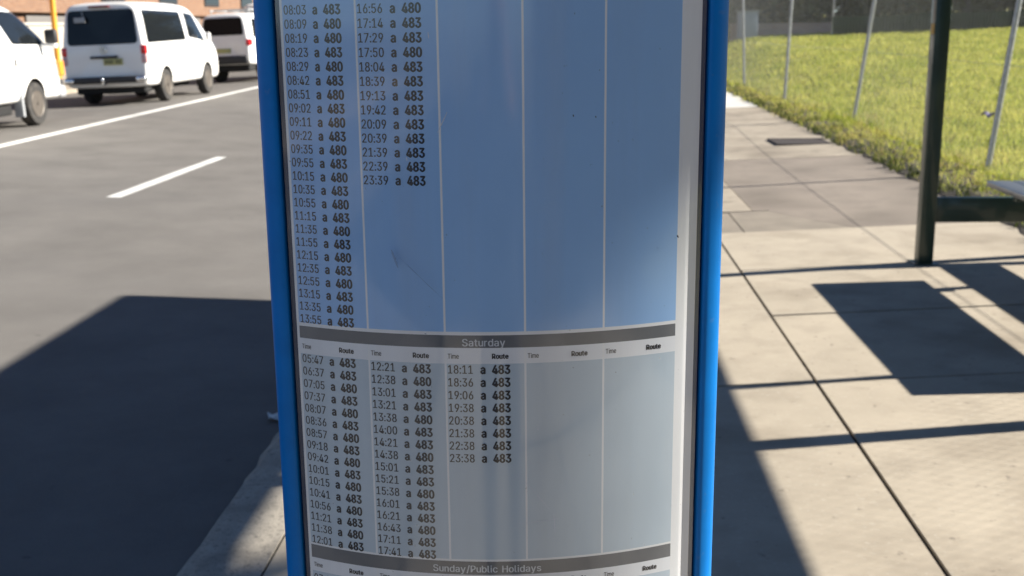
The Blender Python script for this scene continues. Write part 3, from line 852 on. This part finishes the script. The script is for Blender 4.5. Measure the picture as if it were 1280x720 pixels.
# ---- the nearest vehicle: bonneted delivery van cut by the left edge
def build_delivery():
    root = thing('delivery_van', 'white delivery van cut off at the left, amber indicator on its nose', 'van', (-9.08, 13.36, z_road(-9.08)), rot=(0, -radians(1.9), radians(0.4)))
    st = [(0.00, 1.74, .82, 1.16, .44, .06), (0.03, 1.82, .88, 1.16, .40, .06), (0.12, 1.85, .895, 1.16, .38, .05), (1.5, 1.88, .90, 1.16, .36, 0), (2.7, 1.88, .90, 1.16, .36, 0),
          (3.45, 1.86, .90, 1.16, .36, 0), (3.80, 1.80, .898, 1.16, .36, 0), (4.20, 1.54, .895, 1.15, .36, 0), (4.58, 1.26, .89, 1.12, .36, 0), (4.80, 1.12, .87, 1.02, .36, 0),
          (5.00, .98, .82, .88, .34, 0), (5.12, .84, .76, .74, .34, 0), (5.17, .74, .68, .64, .36, 0)]
    wr = 0.33
    W = [(sx*.80, y, wr) for sx in (-1, 1) for y in (0.95, 3.95)]
    body, bv = car_body(root, st, W, wr)
    for (x, y, z) in W: wheel(root, x, y, wr, .2, 5)
    for f in ('right', 'left'):
        panel('front_window', bv, f, [(3.42, 1.23), (4.54, 1.21), (4.42, 1.33), (3.86, 1.70), (3.05, 1.73)], car_glass, root, .005, .05)
    panel('windscreen', bv, 'front', [(-.74, 1.16), (.74, 1.16), (.66, 1.74), (-.66, 1.74)], car_glass, root, .005, .08)
    for f in ('right', 'left'):
        panel('headlight', bv, f, [(4.68, .70), (5.06, .72), (5.02, .92), (4.70, .96)], clear_lens, root, .006, .03)
        sg_ = 1 if f == 'right' else -1; b = MB(); b.box((sg_*.80-.05, 4.98, .70), (sg_*.80+.06, 5.15, .96), .03, seg=3); b.build('indicator', amber_lens, root, True)
    b = MB(); b.box((-.82, 4.98, .36), (.82, 5.21, .56), .05, seg=3); b.build('front_bumper', grey_trim, root, True)
    b = MB(); b.box((-.55, 5.11, .60), (.55, 5.18, .72), .02); b.build('grille', black_plastic, root, True)
    for s in (-1, 1):
        b = MB(); b.box((s*1.06-.10, 4.30, 1.22), (s*1.06+.09, 4.42, 1.44), .04, seg=3); mi_ = b.build('wing_mirror', black_plastic, root, True)
        b = MB(); b.box((s*1.00-.13, 4.31, 1.15), (s*1.00+.13, 4.42, 1.23), .03); b.build('mirror_arm', car_white, mi_, True)
        b = MB(); b.box((s*.905-.012, 3.44, 1.09), (s*.905+.014, 3.58, 1.12), .008); b.build('door_handle', grey_trim, root, True)
        b = MB(); b.box((s*.904-.006, 3.36, .90), (s*.904+.008, 3.41, 1.02), .004); b.build('door_catch', black_plastic, root, True)
        b = MB(); b.box((s*.84-.08, 3.44, .16), (s*.84+.06, 3.50, .60), .01); b.build('mud_flap', grey_trim, root)
    b = MB(); b.box((-.75, 1.4, .20), (.75, 3.4, .36), .03); b.build('underbody', arch_black, root)
    b = MB(); b.box((.60, 2.55, 1.91), (.76, 2.80, 1.97), .02); b.build('roof_lamp', black_plastic, root)
    return root
build_delivery()

# ---- the four wheel drive wagon ahead of the van
wagon_glass = mat('black_car_glass', (0.009, 0.010, 0.012), 0.12, spec=0.08)
def build_wagon():
    root = thing('four_wheel_drive', 'white four wheel drive wagon ahead of the passenger van, beside the blue sign frame', 'car', (-9.46, 31.2, z_road(-9.46)), rot=(0, -radians(1.9), radians(-11)))
    root.scale = (.84, 1, 1.0)
    st = [(0.00, 1.76, .86, 1.12, .52, .16), (0.04, 1.82, .92, 1.12, .48, .16), (0.15, 1.855, .94, 1.12, .46, .14), (1.0, 1.88, .95, 1.12, .44, 0), (2.4, 1.87, .95, 1.12, .44, 0),
          (2.9, 1.78, .95, 1.10, .44, 0), (3.3, 1.45, .945, 1.09, .44, 0), (3.6, 1.22, .94, 1.06, .44, 0), (4.3, 1.14, .92, 1.0, .44, 0), (4.7, 1.05, .88, .92, .46, 0), (4.82, .92, .80, .8, .48, 0)]
    wr = 0.38
    W = [(sx*.82, y, wr) for sx in (-1, 1) for y in (0.98, 3.80)]
    body, bv = car_body(root, st, W, wr, tumble=.17)
    for (x, y, z) in W: wheel(root, x, y, wr, .24)
    panel('rear_window', bv, 'rear', [(-.74, 1.27), (.74, 1.27), (.66, 1.74), (-.66, 1.74)], wagon_glass, root, .006, .08)
    for f in ('right', 'left'):
        panel('side_window', bv, f, [(.32, 1.20), (1.10, 1.20), (1.10, 1.70), (.44, 1.70)], wagon_glass, root, .005, .05)
        panel('door_window', bv, f, [(1.18, 1.20), (2.95, 1.18), (2.62, 1.68), (1.18, 1.70)], wagon_glass, root, .005, .05)
    panel('windscreen', bv, 'front', [(-.74, 1.28), (.74, 1.28), (.66, 1.72), (-.66, 1.72)], wagon_glass, root, .005, .08)
    for s in (-1, 1):
        b = MB(); b.box((s*.87-.07, -.02, .98), (s*.87+.085, .20, 1.16), .04, seg=3); b.build('tail_light', red_lens, root, True)
    b = MB(); b.box((-.86, -.10, .50), (.86, .10, .72), .05, seg=3); b.build('rear_bumper', black_plastic, root, True)
    b = MB(); b.box((-.25, -.012, .80), (.25, .03, .92), .01); b.build('number_plate', plate_m, root, True)
    b = MB(); b.box((-.8, .1, .3), (.8, .5, .5), .04); b.box((-.3, .5, .28), (.3, 4.2, .45), .03); b.build('underbody', arch_black, root)
    b = MB()
    for s in (-1, 1):
        b.tube((s*.68, .5, 1.95), (s*.68, 2.3, 1.95), .022)
        for y in (.55, 1.4, 2.25): b.tube((s*.68, y, 1.86), (s*.68, y, 1.95), .018)
    for y in (.7, 1.5, 2.2): b.tube((-.68, y, 1.955), (.68, y, 1.955), .018)
    b.build('roof_rack', grey_trim, root, True)
    return root
build_wagon()

# ---- a taller white van parked beyond
far = copy_tree(van)
far.location = (-11.75, 44.0, z_road(-11.75)); far.scale = (1.1, 1.1, 1.24); far.rotation_euler = (0, 0, 0)
far['label'] = 'tall white van far ahead, only its roof showing above the four wheel drive'
far.name = 'tall_van'

# ------------------------------------------------------------------ far side of the street
bld = thing('brick_building', 'orange brown brick building running along the far side of the road', 'building', (-17.2, 20, 0.1))
b = MB(); b.box((-9, 0, 2.0), (0, 75, 7.2)); b.box((-9, 0.2, -0.3), (-0.25, 74.8, 1.995)); b.build('wall', brick_m, bld)
b = MB(); b.box((-9.2, -.2, 7.205), (.25, 75.2, 7.5)); b.build('parapet', cream_m, bld)
for i in range(12):
    y = 4+i*6.0
    b = MB(); b.box((-.02, y, 2.45), (.05, y+2.2, 4.4)); wf = b.build('window', black_plastic, bld)
    b = MB(); b.box((.051, y+.1, 2.55), (.058, y+2.1, 4.3)); b.build('pane', car_glass, wf)
# ground floor band
for i in range(10):
    y = 2+i*7.2
    b = MB(); b.box((-.24, y, 0.0), (-.18, y+3.0, 1.9)); b.build('shop_door', mat('dull_shopfront', (.16, .15, .14), .5), bld)
wl_ = thing('rendered_wall', 'low cream rendered wall in front of the brick building', 'wall', (-15.9, 24, 0.12))
b = MB(); b.box((-.12, 0, -.2), (.12, 22, 1.55), .01); b.build('wall_face', cream_m, wl_)
b = MB(); b.box((-.17, -.05, 1.553), (.17, 22.05, 1.64), .015); b.build('coping', cream_m, wl_)
pl = thing('yellow_pole', 'yellow painted pole on the far footpath behind the passenger van', 'pole', (-13.6, 30, .1))
b = MB(); b.tube((0, 0, -.1), (.03, 0, 4.2), .075, .07, 14); b.build('shaft', yellow_m, pl, True)
b = MB(); b.lathe([(.09, -.02), (.09, .16), (.08, .19)], (0, 0, 0), 'Z', 14); b.build('collar', black_plastic, pl, True)
b = MB(); b.lathe([(.078, 4.19), (.05, 4.24), (.01, 4.25)], (.03, 0, 0), 'Z', 14); b.build('cap', black_plastic, pl, True)

# ------------------------------------------------------------------ bus shelter
sh = thing('bus_shelter', 'dark green bus shelter frame standing on the footpath, cut off at the right', 'bus shelter', (0, 0, 0))
PX, BX, PY0, PY1 = 2.155, 3.55, 1.66, 6.95
PYM = 4.15
def post(x, y):
    b = MB(); z0 = z_path(x)
    b.box((x-.045, y-.045, z0-.03), (x+.045, y+.045, 2.66), .006)
    o = b.build('post', shelter_green, sh, True)
    b = MB(); b.box((x-.075, y-.075, z0-.03), (x+.075, y+.075, z0+.008), .003); b.build('base_plate', shelter_green, o)
for y in (PY0, PYM, PY1):
    post(PX, y); post(BX, y+.21)
b = MB(); b.box((PX-.0485, PY1-.045, 1.47), (PX-.0455, PY1+.02, 1.53), .001); b.build('sticker', mat('faded_yellow', (.42, .25, .06), .7), sh)
b = MB(); b.box((PX+.0455, PY1-.03, .355), (BX+.03, PY1+.03, .505), .005); b.build('end_rail', shelter_green, sh, True)
b = MB(); b.box((PX+.0455, PY1-.03, 2.45), (BX+.03, PY1+.03, 2.55), .005); b.build('end_rail', shelter_green, sh, True)
b = MB(); b.box((BX-.085, PYM+.1, .64), (BX-.048, PY1+.1, .82), .005); b.build('back_rail', shelter_green, sh, True)
b = MB(); b.box((BX-.085, PY0+.3, 1.665), (BX-.048, PY1+.15, 2.28), .005); b.build('back_panel', shelter_green, sh, True)
b = MB()
b.box((2.13, 1.60, 2.68), (3.69, 7.52, 2.76), .01); b.build('roof', shelter_green, sh, True)
bn = thing('bench', 'silver slatted bench inside the bus shelter at the right edge', 'bench', (0, 0, 0))
for k in range(4):
    x0 = 2.375+k*.143
    b = MB(); b.box((x0, 4.60, .615), (x0+.135, 6.62, .65), .008); b.build('slat', bench_m, bn, True)
for y in (4.95, 6.35):
    b = MB(); b.box((2.44, y-.03, .57), (2.94, y+.03, .614), .004); b.box((2.66, y-.03, .10), (2.74, y+.03, .569), .004); b.build('leg', shelter_green, bn, True)

# ------------------------------------------------------------------ wire fence beside the vacant lot
fc = thing('chain_link_fence', 'galvanised chain link fence with leaning posts along the vacant lot', 'fence', (0, 0, 0))
FP = [(3.95, -1.5, .10), (3.9, 5.1, .12), (3.88, 10.85, .22), (4.06, 16.8, .25), (3.82, 20.94, .07), (3.85, 26.0, -.10), (3.85, 31.5, .1), (3.85, 37, .05), (3.85, 43, .0)]
FH = 2.05
for (x, y, ln) in FP:
    zf = 0.14
    b = MB(); b.tube((x, y, zf-.1), (x+ln, y, zf+FH), .027, n=12); o = b.build('post', galv, fc, True)
    b = MB(); b.lathe([(.032, 0), (.032, .03), (.012, .05)], (x+ln, y, zf+FH-.01), 'Z', 10); b.build('cap', galv, o)
def fpt(u, hgt):          # point on the fence sheet: u along y, hgt up
    for a, c in zip(FP, FP[1:]):
        if a[1] <= u <= c[1]:
            t = (u-a[1])/(c[1]-a[1]); x = a[0]+(c[0]-a[0])*t; ln = a[2]+(c[2]-a[2])*t
            sag = -.03*sin(pi*t)
            return Vector((x-.032+ln*hgt/FH+sag, u, .14+hgt))
    return Vector((FP[-1][0]+FP[-1][2]*hgt/FH, u, .14+hgt))
V, Fc = [], []
def wire(p, q, r):
    d = (q-p).normalized(); a = d.cross(Vector((1, 0, 0))).normalized()*r; c = Vector((1, 0, 0))*r
    b0 = len(V)
    for e in (p, q): V.extend([e+a, e-a*.5+c*.87, e-a*.5-c*.87])
    for i in range(3): Fc.append((b0+i, b0+(i+1) % 3, b0+3+(i+1) % 3, b0+3+i))
pitch = .058; HH = 1.95
y = -1.4
while y < 42.5:
    for sgn in (1, -1):
        K = 3
        for k in range(K):
            h0, h1 = .04+(HH-.04)*k/K, .04+(HH-.04)*(k+1)/K
            ya = y+sgn*h0 if sgn > 0 else y+HH-h0; yb = y+sgn*h1 if sgn > 0 else y+HH-h1
            if ya > 42.9 or yb > 42.9: continue
            wire(fpt(ya, h0)+Vector((.002*sgn, 0, 0)), fpt(yb, h1)+Vector((.002*sgn, 0, 0)), .0008 if y < 9 else .00115)
    y += pitch
mesh('wire_mesh', V, Fc, wire_m, fc)
for hgt in (.05, 1.0, 1.96):
    V, Fc = [], []
    for a in np.arange(-1.4, 42, .7): wire(fpt(a, hgt), fpt(min(a+.7, 42.8), hgt), .0025)
    mesh('tension_wire', V, Fc, wire_m, fc)

# ------------------------------------------------------------------ beyond the lot
sc_f = thing('shade_cloth_fence', 'low dark green shade cloth fence across the back of the vacant lot', 'fence', (0, 0, 0))
pts_f = [(9.5, 43.2), (13.2, 43.6), (17, 43.4), (21, 43.0), (25, 42.4)]
cloth = mat('dark_green_cloth', (.008, .034, .014), .9, var=.4, scale=4)
for (x, y) in pts_f:
    z = float(z_field(np.array(x), np.array(y)))
    b = MB(); b.tube((x, y, z-.2), (x+random.uniform(-.05, .05), y, z+2.3), .035, n=10); b.build('post', galv, sc_f, True)
for (xa, ya), (xb, yb) in zip(pts_f, pts_f[1:]):
    V, Fc = [], []; n = 60
    for i in range(n+1):
        t = i/n; x = xa+(xb-xa)*t; y = ya+(yb-ya)*t-.05; z = float(z_field(np.array(x), np.array(y)))
        wv = .035*(-1)**i
        sgz = -.06*sin(pi*t)
        V += [(x, y+wv, z-.05), (x, y+wv*.3, z+.70+sgz), (x, y+wv*.3+.012, z+.70+sgz), (x, y+wv+.012, z-.05)]
    for i in range(n):
        for k in range(4): Fc.append((4*i+k, 4*i+(k+1) % 4, 4*i+4+(k+1) % 4, 4*i+4+k))
    mesh('cloth_panel', V, Fc, cloth, sc_f)
rw = thing('retaining_wall', 'low pinkish brick wall at the far left of the vacant lot', 'wall', (7.1, 45.0, .8))
b = MB(); b.box((-1.0, 0, -.6), (3.4, .25, .62), .01); b.build('wall_face', pinkbrick_m, rw)
b = MB(); b.box((-1.05, -.03, .623), (3.45, .28, .70), .01); b.build('coping', pinkbrick_m, rw)
gp = thing('site_cabinet', 'pale grey blue metal cabinet beyond the fence beside the sign', 'cabinet', (6.62, 44.2, .7))
b = MB(); b.box((-.36, 0, -.4), (.36, .6, 1.22), .02); b.build('cabinet_body', mat('pale_blue_grey_metal', (.42, .46, .54), .5, var=.1, scale=5), gp, True)
b = MB(); b.box((-.40, -.04, 1.223), (.40, .64, 1.28), .01); b.build('lid', galv, gp, True)
b = MB(); b.box((-.31, -.022, -.2), (.31, -.002, 1.12), .004); b.build('door', mat('pale_blue_grey_metal', (.42, .46, .54)), gp, True)

def tree(name, label, x, y, hgt, crown_r, crown_z0, m_, leaves, seed, leaf=.16, group=None, trunk_r=.16, limb_z=None):
    r = random.Random(seed); rg = np.random.default_rng(seed)
    z0 = float(z_field(np.array(min(x, 40)), np.array(y)))-.1
    root = thing(name, label, 'tree', (x, y, z0), 0, group)
    b = MB(); tips = []
    top = Vector((r.uniform(-.3, .3), r.uniform(-.3, .3), hgt*.7))
    prev = Vector((0, 0, -.2))
    for k in range(1, 6):
        p = Vector((top.x*k/5+r.uniform(-.1, .1), top.y*k/5+r.uniform(-.1, .1), hgt*.7*k/5))
        b.tube(prev, p, trunk_r*(1-.15*(k-1)), trunk_r*(1-.15*k), 9); prev = p
        if p.z > (limb_z if limb_z is not None else crown_z0*.5):
            for q in range(3):
                a = r.uniform(0, 2*pi); L = crown_r*r.uniform(.5, .95)
                e = p+Vector((cos(a)*L, sin(a)*L, r.uniform(.0, .45)*L)); mid_ = p+(e-p)*.5+Vector((0, 0, .12*L))
                b.tube(p, mid_, trunk_r*.35, trunk_r*.22, 6); b.tube(mid_, e, trunk_r*.22, trunk_r*.07, 6); tips += [e, mid_]
    b.build('trunk', bark, root, True)
    nc = 46
    C = []
    for i in range(nc):
        if i < len(tips): c = tips[i]; C.append((c.x, c.y, c.z))
        else:
            a = r.uniform(0, 2*pi); rr = crown_r*sqrt(r.random()); z = crown_z0+(hgt-crown_z0)*r.random()
            k = 1-abs((z-crown_z0)/(hgt-crown_z0)-.45)*.9
            C.append((cos(a)*rr*k, sin(a)*rr*k, z))
    C = np.array(C); C = C[rg.integers(0, len(C), leaves)]
    P = C+rg.normal(0, 1, (leaves, 3))*np.array([.42, .42, .34])*crown_r*.36
    P[:, 2] = np.maximum(P[:, 2], crown_z0*.8)
    nrm = rg.normal(0, 1, (leaves, 3)); nrm /= np.linalg.norm(nrm, axis=1)[:, None]
    t = np.cross(nrm, rg.normal(0, 1, (leaves, 3))); t /= np.linalg.norm(t, axis=1)[:, None]
    u = np.cross(nrm, t); s = leaf*rg.uniform(.6, 1.3, leaves)[:, None]
    Q = np.stack([P+t*s, P+u*s*.45, P-t*s, P-u*s*.45], 1).reshape(-1, 3)
    me = bpy.data.meshes.new('crown'); me.vertices.add(leaves*4); me.vertices.foreach_set('co', Q.ravel())
    me.loops.add(leaves*4); me.loops.foreach_set('vertex_index', np.arange(leaves*4, dtype=np.int32))
    me.polygons.add(leaves); me.polygons.foreach_set('loop_start', np.arange(0, leaves*4, 4, dtype=np.int32)); me.update(calc_edges=True)
    link_mesh('crown', me, m_, root)
    return root
TR = [(5.0, 52, 7, 2.6, .5, 0), (8.2, 50, 6, 2.4, .4, 1), (10.6, 48, 7, 2.4, .3, 0), (13.2, 49, 8, 2.6, .4, 1), (15.6, 47.5, 6.5, 2.3, .3, 0), (18.0, 49, 8, 2.6, .3, 1), (20.6, 47.5, 7, 2.4, .3, 0), (23.5, 48, 8, 2.8, .4, 1), (26.5, 47, 7, 2.6, .4, 0), (6.5, 62, 9, 3.5, .4, 0), (12, 60, 9, 3.6, .3, 1), (18.5, 60, 9, 3.6, .3, 0), (25, 58, 9, 3.6, .3, 1)]
for i, (x, y, hg, cr, cz, kd) in enumerate(TR):
    tree('tree', 'dense %s tree in the thicket behind the vacant lot' % ('dark green' if kd == 0 else 'olive brown'), x, y, hg, cr*1.15, .08, tree_m if kd == 0 else (tree_m2 if i % 4 else tree_m3), 7500, 100+i, .24, group='trees behind the vacant lot')

gum = tree('added_shade_tree', 'tall gum tree added out of view so its high crown shades the top of the timetable', 15.0, 4.7, 16.05, 2.6, 11.05, tree_m2, 14000, 77, .22, trunk_r=.2, limb_z=11.0)  # added unseen tree, crown placed to shade the upper timetable softly
gum.location.z -= 0.76

# ------------------------------------------------------------------ small things
pc = thing('pit_cover', 'dark metal pit cover set into the footpath near the weeds', 'pit cover', (2.86, 14.1, z_path(2.86)+.004), radians(1))
b = MB(); b.box((-.36, -.30, -.03), (.36, .30, .004), .002); b.build('lid', iron, pc)
b = MB()
for (lo, hi) in (((-.41, -.35), (.41, -.303)), ((-.41, .303), (.41, .35)), ((-.41, -.302), (-.363, .302)), ((.363, -.302), (.41, .302))): b.box((lo[0], lo[1], -.03), (hi[0], hi[1], .006))
b.build('surround', iron, pc)

def scrap(name, label, loc, size, m_, seed):
    r = random.Random(seed); n = 6; V, Fc = [], []
    for lay in (0, .0015):
        for j in range(n):
            for i in range(n):
                x = (i/(n-1)-.5)*size[0]*(1+.3*r.random()); y_ = (j/(n-1)-.5)*size[1]*(1+.3*r.random())
                V.append((x, y_, size[2]*(.5+.5*sin(i*1.3+seed)*cos(j*1.1))+lay))
    for j in range(n-1):
        for i in range(n-1):
            a = j*n+i; Fc.append((a, a+1, a+n+1, a+n)); a += n*n; Fc.append((a, a+n, a+n+1, a+1))
    o = mesh(name, V, Fc, m_); o.location = loc; o.rotation_euler = (0, 0, seed)
    return tag(o, label, 'litter')
scrap('paper_scrap', 'crumpled white paper scrap in the gutter beside the totem', (-1.27, 4.66, z_road(-1.27)+.006), (.06, .10, .03), mat('litter_white', (.6, .6, .58), .8), 2)
scrap('wrapper', 'purple wrapper lying in the grass behind the fence', (5.35, 15.0, float(z_field(np.array(5.35), np.array(15.0)))+.12), (.16, .12, .08), mat('litter_purple', (.10, .08, .22), .5), 5)

# ------------------------------------------------------------------ unseen brick block added to shade the ground before the sign
cs = thing('added_shade_block', 'dark brick block added behind the photographer to shade the ground before the timetable', 'building', (6.2, -25.0, .1))
b = MB(); b.box((0, 0, -.4), (9, 22.3, 6.2), .02); b.build('wall', mat('dark_brick', (.16, .11, .085), .9, var=.3, scale=6), cs)
b = MB(); b.box((-.15, -.15, 6.203), (9.15, 22.45, 6.5), .02); b.build('parapet', cream_m, cs)
for i in range(5):
    b = MB(); b.box((-.05, 1.2+i*3.9, .6), (.02, 3.6+i*3.9, 2.6), .01); wf = b.build('shop_window', black_plastic, cs)
    b = MB(); b.box((-.062, 1.3+i*3.9, .7), (-.051, 3.5+i*3.9, 2.5)); b.build('pane', car_glass, wf)
b = MB(); b.box((-1.6, .4, 3.0), (-.003, 21.8, 3.12), .01); b.build('awning', mat('awning_green', (.03, .06, .05), .6), cs)

# ------------------------------------------------------------------ the photographer, seen only as a dark reflection in the cover
def photographer():
    root = thing('person', 'person in dark jacket holding up a phone in front of the timetable', 'person', (0.04, -0.62, z_path(0.04)))
    V, E_, Rr = [], [], []
    def v(p, r, par=None):
        V.append(p); Rr.append(r)
        if par is not None: E_.append((par, len(V)-1))
        return len(V)-1
    pel = v((0, 0, .95), .15)
    wst = v((0, 0, 1.10), .135, pel); chs = v((0, .0, 1.30), .16, wst); nk0 = v((0, .0, 1.44), .075, chs); nk = v((0, .02, 1.50), .055, nk0)
    hd = v((0, .04, 1.58), .075, nk); hd2 = v((0, .04, 1.66), .095, hd); v((0, .03, 1.74), .07, hd2)
    for sx in (-1, 1):
        hp = v((sx*.095, 0, .86), .095, pel); kn = v((sx*.11, .02, .49), .06, hp); an = v((sx*.12, -.01, .09), .042, kn); ft = v((sx*.13, .10, .035), .035, an); v((sx*.14, .17, .03), .028, ft)
        sh_ = v((sx*.17, 0, 1.40), .065, chs); el = v((sx*.24, .16, 1.16), .048, sh_); wr_ = v((sx*.075-.04, .50, 1.40), .028, el)
        pa = v((sx*.055-.04, .545, 1.455), .026, wr_)
        for k in range(4):
            a = v((sx*.046-.04, .568+.004*k, 1.46+.018*k), .0085, pa); v((sx*.030-.04, .578, 1.468+.018*k), .0075, a)
        a = v((sx*.040-.04, .545, 1.47), .010, pa); v((sx*.022-.04, .553, 1.50), .009, a)
    me = bpy.data.meshes.new('person'); me.from_pydata(V, E_, []); me.update()
    tmp = bpy.data.objects.new('t', me); COL.objects.link(tmp)
    sk = tmp.modifiers.new('skin', 'SKIN'); sk.use_smooth_shade = True
    for i, d in enumerate(me.skin_vertices[0].data if me.skin_vertices else []): d.radius = (Rr[i], Rr[i])
    if not me.skin_vertices: return
    me.skin_vertices[0].data[0].use_root = True
    tmp.modifiers.new('sub', 'SUBSURF').levels = 2
    tmp.modifiers['sub'].render_levels = 2
    dg = bpy.context.evaluated_depsgraph_get()
    res = bpy.data.meshes.new_from_object(tmp.evaluated_get(dg)); bpy.data.objects.remove(tmp)
    skin = mat('skin', (.45, .27, .19), .55); jacket = mat('dark_jacket', (.02, .025, .04), .8, var=.3, scale=20); jeans = mat('dark_jeans', (.025, .035, .07), .85, var=.3, scale=30); shoe = mat('shoe_black', (.02, .02, .02), .6)
    res.materials.clear()
    for mm in (skin, jacket, jeans, shoe): res.materials.append(mm)
    for p in res.polygons:
        c = p.center
        p.material_index = 3 if c.z < .10 else 2 if c.z < .97 else 0 if (c.z > 1.475 and c.y < .3) or c.y > .49 else 1
        p.use_smooth = True
    o = bpy.data.objects.new('body', res); COL.objects.link(o); o.parent = root
    b = MB(); bmesh.ops.create_uvsphere(b.bm, u_segments=24, v_segments=14, radius=.108)
    for q in list(b.bm.verts):
        if q.co.z < -.03 or (q.co.y > .035 and q.co.z < .045): b.bm.verts.remove(q)
    bmesh.ops.translate(b.bm, verts=b.bm.verts, vec=(0, .028, 1.69))
    b.build('hair', mat('dark_hair', (.02, .014, .01), .7), root, True)
    b = MB()
    for sx in (-1, 1): b.lathe([(.002, .0), (.010, .002), (.011, .008)], (sx*.034, .128, 1.66), 'Y', 10)
    b.tube((0, .125, 1.665), (0, .150, 1.625), .010, .016, 8); b.box((-.024, .118, 1.588), (.024, .126, 1.598), .003)
    b.build('face', skin, root, True)
photographer()
ph = thing('phone', 'black phone held up in both hands of the person', 'phone', (0, -0.006, 1.50), rot=(-PITCH, 0, YAW))
b = MB(); b.box((-.036, -.0085, -.09), (.036, -.001, .062), .003); b.build('phone_case', black_plastic, ph, True)
b = MB(); b.box((-.033, -.0092, -.085), (.033, -.0086, .057)); b.build('screen', car_glass, ph)
